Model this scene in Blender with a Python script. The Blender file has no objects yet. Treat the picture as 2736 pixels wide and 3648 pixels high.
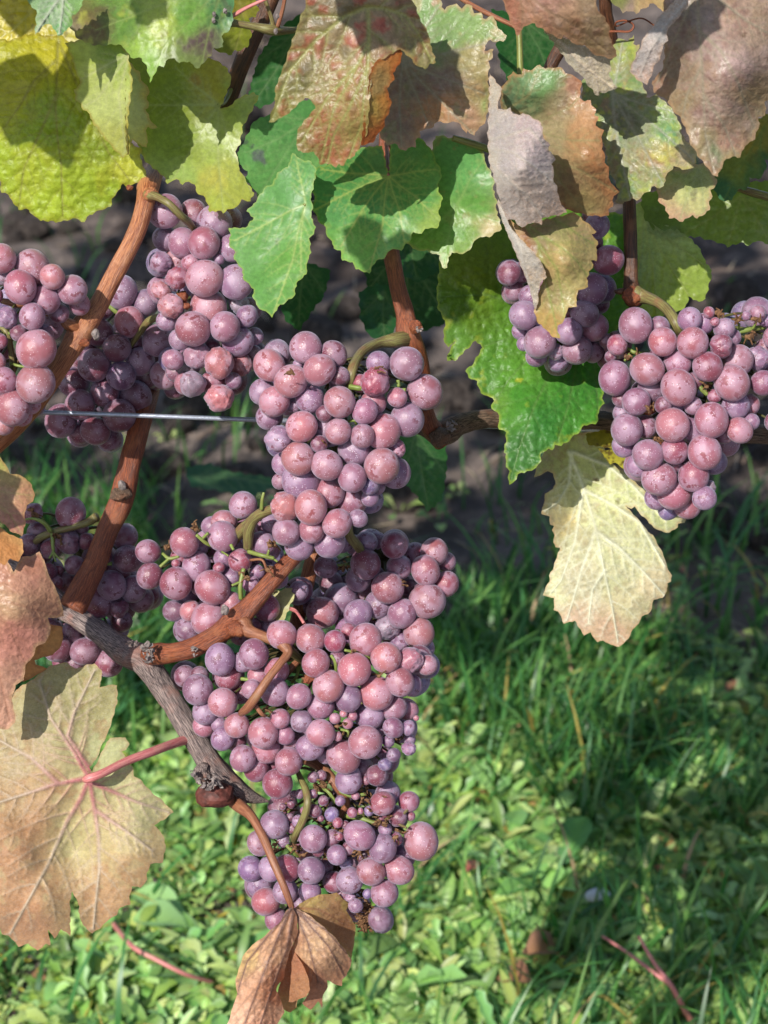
import bpy, math, random
import numpy as np
from mathutils import Vector, Matrix
from mathutils.geometry import delaunay_2d_cdt

random.seed(7)
np.random.seed(7)
scene = bpy.context.scene
COL = scene.collection

# ------------------------------------------------------------------ camera
CAM_H = 1.15
PITCH = math.radians(30)
FPX = 7059.0                      # focal length in photograph pixels (2736 x 3648)
cam_data = bpy.data.cameras.new('camera')
cam_data.sensor_fit = 'VERTICAL'
cam_data.sensor_height = 24.0
cam_data.lens = 24.0 * FPX / 3648.0
cam_data.clip_start = 0.02
cam_data.clip_end = 2000
cam_data.dof.use_dof = True
cam_data.dof.focus_distance = 0.89
cam_data.dof.aperture_fstop = 11.0
cam = bpy.data.objects.new('camera', cam_data)
cam.location = (0, 0, CAM_H)
cam.rotation_euler = (math.pi / 2 - PITCH, 0, 0)
COL.objects.link(cam)
scene.camera = cam

# ------------------------------------------------------------------ sky and sun
SUN_EL, SUN_AZ = math.radians(41.5), math.radians(180 + 30)
SUN = Vector((math.sin(SUN_AZ) * math.cos(SUN_EL), math.cos(SUN_AZ) * math.cos(SUN_EL), math.sin(SUN_EL)))
world = bpy.data.worlds.new('World')
scene.world = world
world.use_nodes = True
wn = world.node_tree.nodes
wl = world.node_tree.links
wn.clear()
w_out = wn.new('ShaderNodeOutputWorld')
w_bg = wn.new('ShaderNodeBackground')
w_sky = wn.new('ShaderNodeTexSky')
w_sky.sky_type = 'NISHITA'
w_sky.sun_disc = False
w_sky.sun_elevation = SUN_EL
w_sky.sun_rotation = SUN_AZ
w_sky.air_density = 1.0
w_sky.dust_density = 1.0
w_bg.inputs['Strength'].default_value = 0.115
wl.new(w_sky.outputs[0], w_bg.inputs['Color'])
wl.new(w_bg.outputs[0], w_out.inputs['Surface'])
sd = bpy.data.lights.new('sun', 'SUN')
sd.energy = 4.6
sd.angle = math.radians(0.5)
sd.color = (1.0, 0.955, 0.88)
sun = bpy.data.objects.new('sun', sd)
sun.rotation_euler = SUN.to_track_quat('Z', 'Y').to_euler()
sun.location = (-1, -2, 4)
COL.objects.link(sun)

scene.view_settings.view_transform = 'Standard'
scene.view_settings.look = 'None'
scene.view_settings.exposure = 0.50
scene.view_settings.gamma = 1.0
scene.view_settings.use_curve_mapping = False
scene.render.engine = 'CYCLES'
scene.cycles.max_bounces = 8
scene.cycles.diffuse_bounces = 4
scene.cycles.glossy_bounces = 2
scene.cycles.transmission_bounces = 4
scene.cycles.use_denoising = True

# ------------------------------------------------------------------ helpers
FWD = np.array((0.0, math.cos(PITCH), -math.sin(PITCH)))
UPV = np.array((0.0, math.sin(PITCH), math.cos(PITCH)))
RGT = np.array((1.0, 0.0, 0.0))
CAMP = np.array((0.0, 0.0, CAM_H))


def dref(py):                     # distance of the leaf wall of the row from the lens
    return 0.865 + 0.07 * np.asarray(py, float) / 3648.0


def PT(px, py, dz=0.0):
    """world points on the leaf wall; dz in millimetres behind it"""
    px = np.asarray(px, float); py = np.asarray(py, float)
    d = dref(py) + np.asarray(dz, float) * 0.001
    u = (px - 1368.0) / FPX; v = (1824.0 - py) / FPX
    return CAMP + d[..., None] * (u[..., None] * RGT + v[..., None] * UPV + FWD)


CROPS = {'1': (0, 0, .60277), '2': (900, 0, .60277), '3': (1736, 0, .60277), '4': (0, 800, .60277),
         '5': (800, 1100, .60277), '6': (1736, 900, .60277), '7': (0, 1700, .60277), '8': (600, 1900, .60277),
         '9': (0, 2500, .60277), '10': (700, 2648, .60277), '11': (1500, 1700, .74503), 'F': (0, 0, 1.64918),
         'S': (0, 0, 1.0), 'a': (0, 0, .42194), 'b': (1700, 1450, .48222), 'c': (0, 1600, .42194), 'd': (1750, 700, .42194)}


def cv(key, pts):
    x0, y0, s = CROPS[key]
    return [(x0 + p[0] * s, y0 + p[1] * s) + tuple(p[2:]) for p in pts]


def lin(c, k=1.0):
    c = np.asarray(c, float) / 255.0
    return np.where(c <= 0.04045, c / 12.92, ((c + 0.055) / 1.055) ** 2.4) * k


def hash2(ix, iy, seed):
    h = (ix.astype(np.int64) * 374761393 + iy.astype(np.int64) * 668265263 + seed * 1442695041) & 0x7fffffff
    h = ((h ^ (h >> 13)) * 1274126177) & 0x7fffffff
    h = h ^ (h >> 16)
    return (h & 0xffff) / 65535.0


def vnoise(x, y, seed=0):
    ix = np.floor(x); iy = np.floor(y)
    fx = x - ix; fy = y - iy
    fx = fx * fx * (3 - 2 * fx); fy = fy * fy * (3 - 2 * fy)
    a = hash2(ix, iy, seed); b = hash2(ix + 1, iy, seed); c = hash2(ix, iy + 1, seed); d = hash2(ix + 1, iy + 1, seed)
    return (a * (1 - fx) + b * fx) * (1 - fy) + (c * (1 - fx) + d * fx) * fy


def fbm(x, y, seed=0, octv=3):
    t = 0.0; a = 0.5; n = 0.0
    for i in range(octv):
        t = t + a * vnoise(x * 2 ** i, y * 2 ** i, seed + i * 17); n += a; a *= 0.5
    return t / n


def worley(x, y, seed=0):
    ix = np.floor(x); iy = np.floor(y)
    f1 = np.full(x.shape, 9.0); f2 = np.full(x.shape, 9.0)
    for dx in (-1, 0, 1):
        for dy in (-1, 0, 1):
            cx = ix + dx; cy = iy + dy
            px = cx + 0.15 + 0.7 * hash2(cx, cy, seed); py = cy + 0.15 + 0.7 * hash2(cx, cy, seed + 5)
            d = np.hypot(px - x, py - y)
            f2 = np.minimum(f2, np.maximum(f1, d)); f1 = np.minimum(f1, d)
    return f1, f2


def sstep(a, b, x):
    t = np.clip((x - a) / (b - a), 0, 1)
    return t * t * (3 - 2 * t)


def mk_mesh(name, V, F, mats, col=None, vec=None, smooth=True, fmat=None):
    me = bpy.data.meshes.new(name)
    me.from_pydata([tuple(v) for v in V], [], [tuple(f) for f in F])
    for m in mats:
        me.materials.append(m)
    if smooth:
        me.polygons.foreach_set('use_smooth', [True] * len(me.polygons))
    if fmat is not None:
        me.polygons.foreach_set('material_index', fmat)
    if col is not None:
        a = me.attributes.new('Col', 'FLOAT_COLOR', 'POINT')
        c = np.ones((len(V), 4)); c[:, :3] = col
        a.data.foreach_set('color', c.ravel())
    if vec is not None:
        a = me.attributes.new('luv', 'FLOAT_VECTOR', 'POINT')
        a.data.foreach_set('vector', np.asarray(vec, float).ravel())
    me.update()
    return me


def link(name, me, parent=None, label=None, kind=None):
    o = bpy.data.objects.new(name, me)
    COL.objects.link(o)
    if parent is not None:
        o.parent = parent
        o.matrix_parent_inverse = Matrix.Translation(-ROOTPOS(parent))
    if label: o['label'] = label
    if kind: o['kind'] = kind
    return o


def ROOTPOS(o):
    p = Vector(o.location)
    while o.parent is not None:
        o = o.parent
        if o.type == 'EMPTY':
            return Vector(o.location)
    return p if o.type == 'EMPTY' else Vector((0, 0, 0))


def sublink(name, me, part, label=None, kind=None):
    """child of a part whose own mesh is in world coordinates"""
    o = bpy.data.objects.new(name, me)
    COL.objects.link(o)
    o.parent = part
    if label: o['label'] = label
    if kind: o['kind'] = kind
    return o


def thing(name, loc, label, cat, group=None):
    o = bpy.data.objects.new(name, None)
    o.empty_display_size = 0.02
    o.location = loc
    COL.objects.link(o)
    o['label'] = label; o['category'] = cat
    if group: o['group'] = group
    return o


# ------------------------------------------------------------------ materials
def new_mat(name):
    m = bpy.data.materials.new(name)
    m.use_nodes = True
    nt = m.node_tree
    nt.nodes.clear()
    out = nt.nodes.new('ShaderNodeOutputMaterial')
    return m, nt, out


class NT:
    def __init__(s, nt): s.nt = nt
    def n(s, t, **kw):
        o = s.nt.nodes.new(t)
        for k, v in kw.items(): setattr(o, k, v)
        return o
    def l(s, a, b): s.nt.links.new(a, b)
    def math(s, op, a, b=None, c=None):
        o = s.n('ShaderNodeMath', operation=op)
        for i, x in enumerate((a, b, c)):
            if x is None: continue
            if isinstance(x, (int, float)): o.inputs[i].default_value = x
            else: s.l(x, o.inputs[i])
        return o.outputs[0]
    def ramp(s, x, a, b, lo=0.0, hi=1.0):
        o = s.n('ShaderNodeMapRange'); o.interpolation_type = 'SMOOTHSTEP'
        s.l(x, o.inputs[0]); o.inputs[1].default_value = a; o.inputs[2].default_value = b
        o.inputs[3].default_value = lo; o.inputs[4].default_value = hi
        return o.outputs[0]
    def mix(s, fac, a, b, blend='MIX'):
        o = s.n('ShaderNodeMix', data_type='RGBA', blend_type=blend)
        for i, x in ((0, fac), (6, a), (7, b)):
            if isinstance(x, (int, float)): o.inputs[i].default_value = x
            elif isinstance(x, (tuple, list, np.ndarray)): o.inputs[i].default_value = tuple(x)[:3] + (1,)
            else: s.l(x, o.inputs[i])
        return o.outputs[2]
    def noise(s, vec, scale, detail=2.0, rough=0.5):
        o = s.n('ShaderNodeTexNoise'); o.inputs['Scale'].default_value = scale
        o.inputs['Detail'].default_value = detail; o.inputs['Roughness'].default_value = rough
        if vec is not None: s.l(vec, o.inputs['Vector'])
        return o.outputs[0]
    def vor(s, vec, scale, feature='F1', rnd=1.0):
        o = s.n('ShaderNodeTexVoronoi', feature=feature); o.inputs['Scale'].default_value = scale
        o.inputs['Randomness'].default_value = rnd
        if vec is not None: s.l(vec, o.inputs['Vector'])
        return o
    def bump(s, h, strength, dist, normal=None):
        o = s.n('ShaderNodeBump'); o.inputs['Strength'].default_value = strength; o.inputs['Distance'].default_value = dist
        s.l(h, o.inputs['Height'])
        if normal is not None: s.l(normal, o.inputs['Normal'])
        return o.outputs[0]


def leaf_material(name, rough=0.45, trans=0.3, bump=0.3, hair=0.0, sheen=0.0, tint=(1.0, 1.0, 0.55), cell=0.35, spark=0.0, spec=0.4):
    m, nt, out = new_mat(name)
    t = NT(nt)
    att = t.n('ShaderNodeAttribute', attribute_name='Col')
    luv = t.n('ShaderNodeAttribute', attribute_name='luv')
    v = luv.outputs['Vector']
    n1 = t.noise(v, 0.55, 3.0, 0.6)
    n2 = t.noise(v, 3.0, 2.0, 0.6)
    f = t.math('ADD', t.ramp(n1, 0.25, 0.75, 0.84, 1.12), t.ramp(n2, 0.25, 0.75, -0.09, 0.09))
    col = t.mix(1.0, att.outputs['Color'], f, 'MULTIPLY')
    vo = t.vor(v, cell, 'DISTANCE_TO_EDGE')
    edge = t.ramp(vo.outputs['Distance'], 0.0, 0.09, 1.0, 0.0)
    col = t.mix(t.math('MULTIPLY', edge, 0.10), col, t.mix(1.0, col, (1.35, 1.3, 1.0), 'MULTIPLY'))
    h = t.math('ADD', t.ramp(vo.outputs['Distance'], 0.0, 0.3), t.math('MULTIPLY', n2, 0.35))
    if hair > 0:
        mp = t.n('ShaderNodeMapping'); mp.inputs['Scale'].default_value = (0.5, 2.4, 1)
        mp.inputs['Rotation'].default_value = (0, 0, 0.7)
        t.l(v, mp.inputs['Vector'])
        nh = t.noise(mp.outputs[0], 3.0, 3.0, 0.7)
        col = t.mix(t.ramp(nh, 0.5, 0.68, 0.0, hair), col, (0.62, 0.6, 0.58))
        h = t.math('ADD', h, t.math('MULTIPLY', nh, 0.8))
    b = t.bump(h, bump, 0.0006)
    p = t.n('ShaderNodeBsdfPrincipled')
    t.l(col, p.inputs['Base Color'])
    if spark > 0:
        ns = t.noise(v, 6.0, 1.0, 0.5)
        r = t.ramp(ns, 0.35, 0.7, rough - spark, rough + 0.15)
        t.l(r, p.inputs['Roughness'])
    else:
        p.inputs['Roughness'].default_value = rough
    p.inputs['Specular IOR Level'].default_value = spec
    if sheen: 
        p.inputs['Sheen Weight'].default_value = sheen
        p.inputs['Sheen Roughness'].default_value = 0.5
    t.l(b, p.inputs['Normal'])
    tr = t.n('ShaderNodeBsdfTranslucent')
    tc = t.mix(1.0, col, tint, 'MULTIPLY')
    t.l(t.mix(1.0, tc, (1.5, 1.5, 1.5), 'MULTIPLY'), tr.inputs['Color'])
    t.l(b, tr.inputs['Normal'])
    mx = t.n('ShaderNodeMixShader'); mx.inputs[0].default_value = trans
    t.l(p.outputs[0], mx.inputs[1]); t.l(tr.outputs[0], mx.inputs[2])
    t.l(mx.outputs[0], out.inputs['Surface'])
    return m


M_GREEN = leaf_material('green leaf', 0.40, 0.40, 0.06, spec=0.45)
M_CRINKLE = leaf_material('puckered leaf', 0.46, 0.40, 0.18, cell=0.42, spec=0.38)
M_PUCKER = leaf_material('puckered green leaf', 0.46, 0.26, 0.18, cell=0.42, spec=0.38, tint=(.75, 1.0, .4))
M_PALE = leaf_material('pale leaf underside', 0.6, 0.22, 0.14, hair=0.25, sheen=0.2)
M_DRY = leaf_material('withered leaf', 0.5, 0.16, 0.2, tint=(1.0, 0.75, 0.45), spark=0.17, cell=0.4, spec=0.45)
M_HAIRY = leaf_material('woolly leaf underside', 0.75, 0.1, 0.4, hair=0.6, sheen=0.4, tint=(1, .85, .7))
M_PAPER = leaf_material('papery dead leaf', 0.55, 0.2, 0.22, hair=0.2, tint=(1.0, 0.62, 0.3), spark=0.1)


def bark_material(name, c1, c2, c3, stripe=1.0, bump=0.5, rough=0.5, spec=0.4, dots=0.0):
    """c1 base, c2 darker streaks, c3 pale wear; runs along the cane (luv: angle, length in mm)"""
    m, nt, out = new_mat(name)
    t = NT(nt)
    luv = t.n('ShaderNodeAttribute', attribute_name='luv')
    mp = t.n('ShaderNodeMapping'); mp.inputs['Scale'].default_value = (1.0, 1.0, 0.045)
    t.l(luv.outputs['Vector'], mp.inputs['Vector'])
    st = t.noise(mp.outputs[0], 2.6 * stripe, 4.0, 0.65)
    bl = t.noise(luv.outputs['Vector'], 0.10, 3.0, 0.6)
    fi = t.noise(luv.outputs['Vector'], 1.3, 2.0, 0.6)
    col = t.mix(t.ramp(st, 0.40, 0.60), lin(c2, .62), lin(c1, .62))
    col = t.mix(t.ramp(bl, 0.5, 0.72, 0.0, 0.75), col, lin(c3, .62))
    col = t.mix(t.ramp(fi, 0.56, 0.74, 0.0, 0.35), col, t.mix(1.0, col, (0.45, 0.42, 0.42), 'MULTIPLY'))
    if dots:
        vd = t.vor(luv.outputs['Vector'], 0.75)
        col = t.mix(t.ramp(vd.outputs['Distance'], 0.05, 0.2, dots, 0.0), col, (0.06, 0.03, 0.025))
    p = t.n('ShaderNodeBsdfPrincipled')
    t.l(col, p.inputs['Base Color'])
    p.inputs['Roughness'].default_value = rough
    p.inputs['Specular IOR Level'].default_value = spec
    h = t.math('ADD', st, t.math('MULTIPLY', fi, 0.4))
    t.l(t.bump(h, bump, 0.0011), p.inputs['Normal'])
    t.l(p.outputs[0], out.inputs['Surface'])
    return m


M_CANE = bark_material('orange brown cane', (216, 142, 92), (140, 74, 44), (212, 146, 100), 1.3, 0.6, 0.42, 0.5, 0.5)
M_CANE_D = bark_material('red brown cane', (178, 98, 60), (104, 50, 32), (178, 110, 72), 1.3, 0.65, 0.45, 0.45, 0.5)
M_CANE_K = bark_material('dark shoot', (112, 70, 46), (62, 36, 24), (140, 92, 56), 1.0, 0.5, 0.42, 0.45, 0.4)
M_OLD = bark_material('weathered grey wood', (206, 184, 176), (84, 72, 74), (196, 144, 128), 1.5, 1.0, 0.62, 0.3, 0.0)
M_CORD = bark_material('brown cordon bark', (172, 140, 116), (70, 54, 44), (150, 100, 74), 1.6, 1.0, 0.6, 0.3, 0.0)
M_STALK = bark_material('olive stalk', (150, 146, 88), (118, 100, 66), (150, 106, 78), 0.8, 0.25, 0.42, 0.4, 0.4)
M_STALKB = bark_material('brown stalk', (176, 118, 86), (140, 86, 62), (160, 120, 84), 0.8, 0.3, 0.45, 0.4, 0.4)
M_WEB = bark_material('hidden pedicel', (110, 112, 66), (80, 70, 44), (110, 84, 60), 0.8, 0.2, 0.5, 0.3, 0.3)
M_STEM = bark_material('green pedicel', (152, 172, 88), (120, 134, 62), (150, 130, 80), 0.8, 0.2, 0.45, 0.4, 0.3)
M_PINK = bark_material('pink petiole', (238, 156, 150), (210, 116, 118), (226, 180, 150), 0.8, 0.2, 0.42, 0.4, 0.0)
M_PETG = bark_material('green petiole', (150, 160, 82), (120, 120, 60), (170, 130, 100), 0.8, 0.2, 0.45, 0.4, 0.0)


def plain_mat(name, rgb, rough=0.6, spec=0.3, metallic=0.0, var=0.3, scale=300.0, k=.62):
    m, nt, out = new_mat(name)
    t = NT(nt)
    tc = t.n('ShaderNodeTexCoord')
    n = t.noise(tc.outputs['Object'], scale, 3.0, 0.6)
    c = lin(rgb, k)
    col = t.mix(t.ramp(n, 0.3, 0.7), c * (1 - var), c * (1 + var))
    p = t.n('ShaderNodeBsdfPrincipled')
    t.l(col, p.inputs['Base Color'])
    p.inputs['Roughness'].default_value = rough
    p.inputs['Specular IOR Level'].default_value = spec
    p.inputs['Metallic'].default_value = metallic
    t.l(t.bump(n, 0.4, 0.0005), p.inputs['Normal'])
    t.l(p.outputs[0], out.inputs['Surface'])
    return m


M_FLAKE = plain_mat('grey bark flake', (150, 138, 134), 0.75, 0.2, 0, 0.4, 500)
M_HUSK = plain_mat('dried berry skin', (150, 84, 58), 0.6, 0.3, 0, 0.5, 600)
M_BITS = plain_mat('dried flower bits', (128, 94, 66), 0.7, 0.2, 0, 0.5, 700)
M_BUD = plain_mat('dark red bud skin', (104, 58, 50), 0.6, 0.3, 0, 0.5, 260)
M_WIRE = plain_mat('galvanised wire', (176, 182, 196), 0.42, 0.5, 0.6, 0.12, 900, 0.8)


def grape_material():
    m, nt, out = new_mat('grape skin')
    t = NT(nt)
    oi = t.n('ShaderNodeObjectInfo')
    tc = t.n('ShaderNodeTexCoord')
    off = t.n('ShaderNodeVectorMath', operation='SCALE'); off.inputs[0].default_value = (37.0, 91.0, 53.0)
    t.l(oi.outputs['Random'], off.inputs['Scale'])
    ad = t.n('ShaderNodeVectorMath', operation='ADD')
    t.l(tc.outputs['Object'], ad.inputs[0]); t.l(off.outputs[0], ad.inputs[1])
    v = ad.outputs[0]
    base = oi.outputs['Color']
    big = t.noise(v, 0.9, 2.0, 0.5)
    mid = t.noise(v, 2.3, 3.0, 0.55)
    fine = t.noise(v, 9.0, 3.0, 0.65)
    bloomc = (0.43, 0.33, 0.43)
    bm = t.math('MULTIPLY', t.ramp(big, 0.40, 0.60), t.ramp(fine, 0.2, 0.8, 0.75, 1.0))
    col = t.mix(t.math('ADD', t.math('MULTIPLY', bm, 0.40), 0.03), base, bloomc)
    # rubbed patches where the bloom is gone
    rub = t.math('MULTIPLY', t.ramp(mid, 0.56, 0.62), t.ramp(big, 0.42, 0.62, 0.25, 0.85))
    col = t.mix(rub, col, t.mix(1.0, base, (0.66, 0.34, 0.36), 'MULTIPLY'))
    # pale bloom specks, brown lenticels, tan scars
    v1 = t.vor(v, 8.0)
    sp = t.math('MULTIPLY', t.ramp(v1.outputs['Distance'], 0.12, 0.26, 1.0, 0.0), t.ramp(mid, 0.40, 0.55))
    col = t.mix(t.math('MULTIPLY', sp, 0.55), col, (0.78, 0.72, 0.80))
    v2 = t.vor(v, 4.3)
    sp2 = t.math('MULTIPLY', t.ramp(v2.outputs['Distance'], 0.07, 0.16, 1.0, 0.0), t.ramp(big, 0.45, 0.55))
    col = t.mix(t.math('MULTIPLY', sp2, 0.75), col, (0.10, 0.045, 0.03))
    sc = t.math('MULTIPLY', t.ramp(t.noise(v, 1.6, 4.0, 0.7), 0.66, 0.72), t.ramp(fine, 0.42, 0.6))
    col = t.mix(t.math('MULTIPLY', sc, 0.7), col, (0.20, 0.085, 0.035))
    p = t.n('ShaderNodeBsdfPrincipled')
    t.l(col, p.inputs['Base Color'])
    t.l(t.math('SUBTRACT', t.math('ADD', t.ramp(fine, 0.3, 0.7, 0.30, 0.40), t.math('MULTIPLY', bm, 0.14)), t.math('MULTIPLY', rub, 0.08)), p.inputs['Roughness'])
    p.inputs['Specular IOR Level'].default_value = 0.5
    p.inputs['Subsurface Weight'].default_value = 0.5
    p.inputs['Subsurface Radius'].default_value = (0.85, 0.36, 0.42)
    p.inputs['Subsurface Scale'].default_value = 0.0045
    p.inputs['Sheen Weight'].default_value = 0.26
    p.inputs['Sheen Roughness'].default_value = 0.4
    p.inputs['Sheen Tint'].default_value = (0.72, 0.76, 1.0, 1)
    t.l(t.bump(t.math('ADD', fine, t.math('MULTIPLY', sp, 0.5)), 0.12, 0.02), p.inputs['Normal'])
    t.l(p.outputs[0], out.inputs['Surface'])
    return m


M_GRAPE = grape_material()
# ------------------------------------------------------------------ leaf builder
def inside(poly, x, y):
    n = len(poly); r = np.zeros(x.shape, bool)
    for i in range(n):
        x1, y1 = poly[i]; x2, y2 = poly[(i + 1) % n]
        if y1 == y2: continue
        c = ((y1 > y) != (y2 > y)) & (x < (x2 - x1) * (y - y1) / (y2 - y1) + x1)
        r ^= c
    return r


def seg_dist(x, y, S, vein=False):
    """nearest of the segments S[n,7] (x1 y1 x2 y2 w1 w2 strength): distance, distance / width, vein strength"""
    best = np.full(x.shape, 1e9); rel = np.full(x.shape, 1e9); vs = np.zeros(x.shape)
    for x1, y1, x2, y2, w1, w2, st in S:
        dx = x2 - x1; dy = y2 - y1; L = dx * dx + dy * dy + 1e-9
        t = np.clip(((x - x1) * dx + (y - y1) * dy) / L, 0, 1)
        d = np.hypot(x - x1 - t * dx, y - y1 - t * dy)
        best = np.minimum(best, d); r = d / (w1 + (w2 - w1) * t)
        rel = np.minimum(rel, r)
        if vein: vs = np.maximum(vs, st * np.clip((1.4 - r) / 0.85, 0, 1))
    return (best, rel, vs) if vein else (best, rel)


def rbf(ctrl, x, y):
    c = np.array(ctrl, float)
    if len(c) == 1: return np.full(x.shape, c[0, 2])
    s = 300.0
    X = c[:, 0] / s; Y = c[:, 1] / s; n = len(c)
    if n < 3:
        d0 = np.hypot(x - c[0, 0], y - c[0, 1]); d1 = np.hypot(x - c[1, 0], y - c[1, 1])
        return (c[0, 2] * d1 + c[1, 2] * d0) / (d0 + d1 + 1e-6)
    def ph(r): return r ** 2 * np.log(r + 1e-9) * 0.5 + 0 * r
    A = np.zeros((n + 3, n + 3))
    A[:n, :n] = ph(np.hypot(X[:, None] - X, Y[:, None] - Y)) + np.eye(n) * 0.02
    A[:n, n] = 1; A[:n, n + 1] = X; A[:n, n + 2] = Y; A[n:, :n] = A[:n, n:].T
    A[n:, n:] = np.eye(3) * 1e-9
    b = np.concatenate([c[:, 2], np.zeros(3)])
    w = np.linalg.lstsq(A, b, rcond=None)[0]
    o = w[n] + w[n + 1] * x / s + w[n + 2] * y / s
    for i in range(n):
        o = o + w[i] * ph(np.hypot(x / s - X[i], y / s - Y[i]))
    lo, hi = c[:, 2].min() - 25, c[:, 2].max() + 25
    return np.clip(o, lo, hi)


def toothed(outline, amp, period, rng, step=9.0):
    P = np.array([p[:2] for p in outline], float)
    n = len(P)
    area = 0.5 * np.sum(P[:, 0] * np.roll(P[:, 1], -1) - np.roll(P[:, 0], -1) * P[:, 1])
    sg = 1.0 if area > 0 else -1.0
    out = []; s = 0.0; ph = rng.random()
    per = period
    for i in range(n):
        a = P[i]; b = P[(i + 1) % n]; e = b - a; L = np.hypot(*e)
        if L < 1e-6: continue
        k = max(1, int(L / step)); nx, ny = e[1] / L * sg, -e[0] / L * sg
        for j in range(k):
            t = j / k
            q = a + e * t
            ph += (L / k) / per
            if ph > 1: ph -= 1; per = period * (0.65 + 0.7 * rng.random())
            saw = (ph / 0.65 if ph < 0.65 else (1 - ph) / 0.35)
            m = amp * (saw - 0.5) * (1.0 if j > 0 else 0.35)
            out.append((q[0] + nx * m, q[1] + ny * m))
    return out


def vein_net(mains, rng, wmain=6.5, sec=True, spread=46):
    """mains: polylines; returns segments x1 y1 x2 y2 w1 w2"""
    S = []
    for k, pl in enumerate(mains):
        P = [np.array(p[:2], float) for p in pl]
        if len(P) == 2:
            d = P[1] - P[0]; nrm = np.array((-d[1], d[0]))
            mid = (P[0] + P[1]) / 2 + nrm * rng.uniform(-0.04, 0.04)
            P = [P[0], (P[0] + mid) / 2 + nrm * .01, mid, (P[1] + mid) / 2, P[1]]
        L = [0.0]
        for a, b in zip(P, P[1:]): L.append(L[-1] + np.hypot(*(b - a)))
        T = L[-1]
        for i in range(len(P) - 1):
            S.append((*P[i], *P[i + 1], wmain * (1 - 0.65 * L[i] / T), wmain * (1 - 0.65 * L[i + 1] / T), 1.0))
        if not sec: continue
        ts = np.arange(0.14, 0.95, 0.16) + rng.uniform(-.02, .02)
        for j, tt in enumerate(ts):
            for sd_ in (-1, 1):
                t = tt + (0.05 if sd_ > 0 else 0.0) + rng.uniform(-.015, .015)
                i = max(q for q in range(len(L) - 1) if L[q] <= t * T + 1e-6)
                f = (t * T - L[i]) / max(1e-6, L[i + 1] - L[i])
                o = P[i] + (P[i + 1] - P[i]) * f
                d = P[i + 1] - P[i]; d = d / (np.hypot(*d) + 1e-9)
                an = math.radians(spread + rng.uniform(-6, 6)) * sd_
                ln = T * (0.10 + 0.42 * (1 - t)) * rng.uniform(.85, 1.1)
                w = wmain * 0.5 * (1 - 0.5 * t)
                q = o
                for m in range(4):
                    a2 = an * (1 - 0.12 * m)
                    dv = np.array((d[0] * math.cos(a2) - d[1] * math.sin(a2), d[0] * math.sin(a2) + d[1] * math.cos(a2)))
                    q2 = q + dv * ln / 4
                    S.append((*q, *q2, w * (1 - .2 * m), w * (1 - .2 * (m + 1)), .55 - .07 * m))
                    if m in (1, 2):                       # tertiary twigs
                        for s3 in (-1, 1):
                            a3 = a2 + s3 * math.radians(50)
                            d3 = np.array((d[0] * math.cos(a3) - d[1] * math.sin(a3), d[0] * math.sin(a3) + d[1] * math.cos(a3)))
                            q3 = q2 + d3 * ln * 0.2
                            S.append((*q2, *q3, w * .55, w * .3, .22))
                    q = q2
    return np.array(S)


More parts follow.
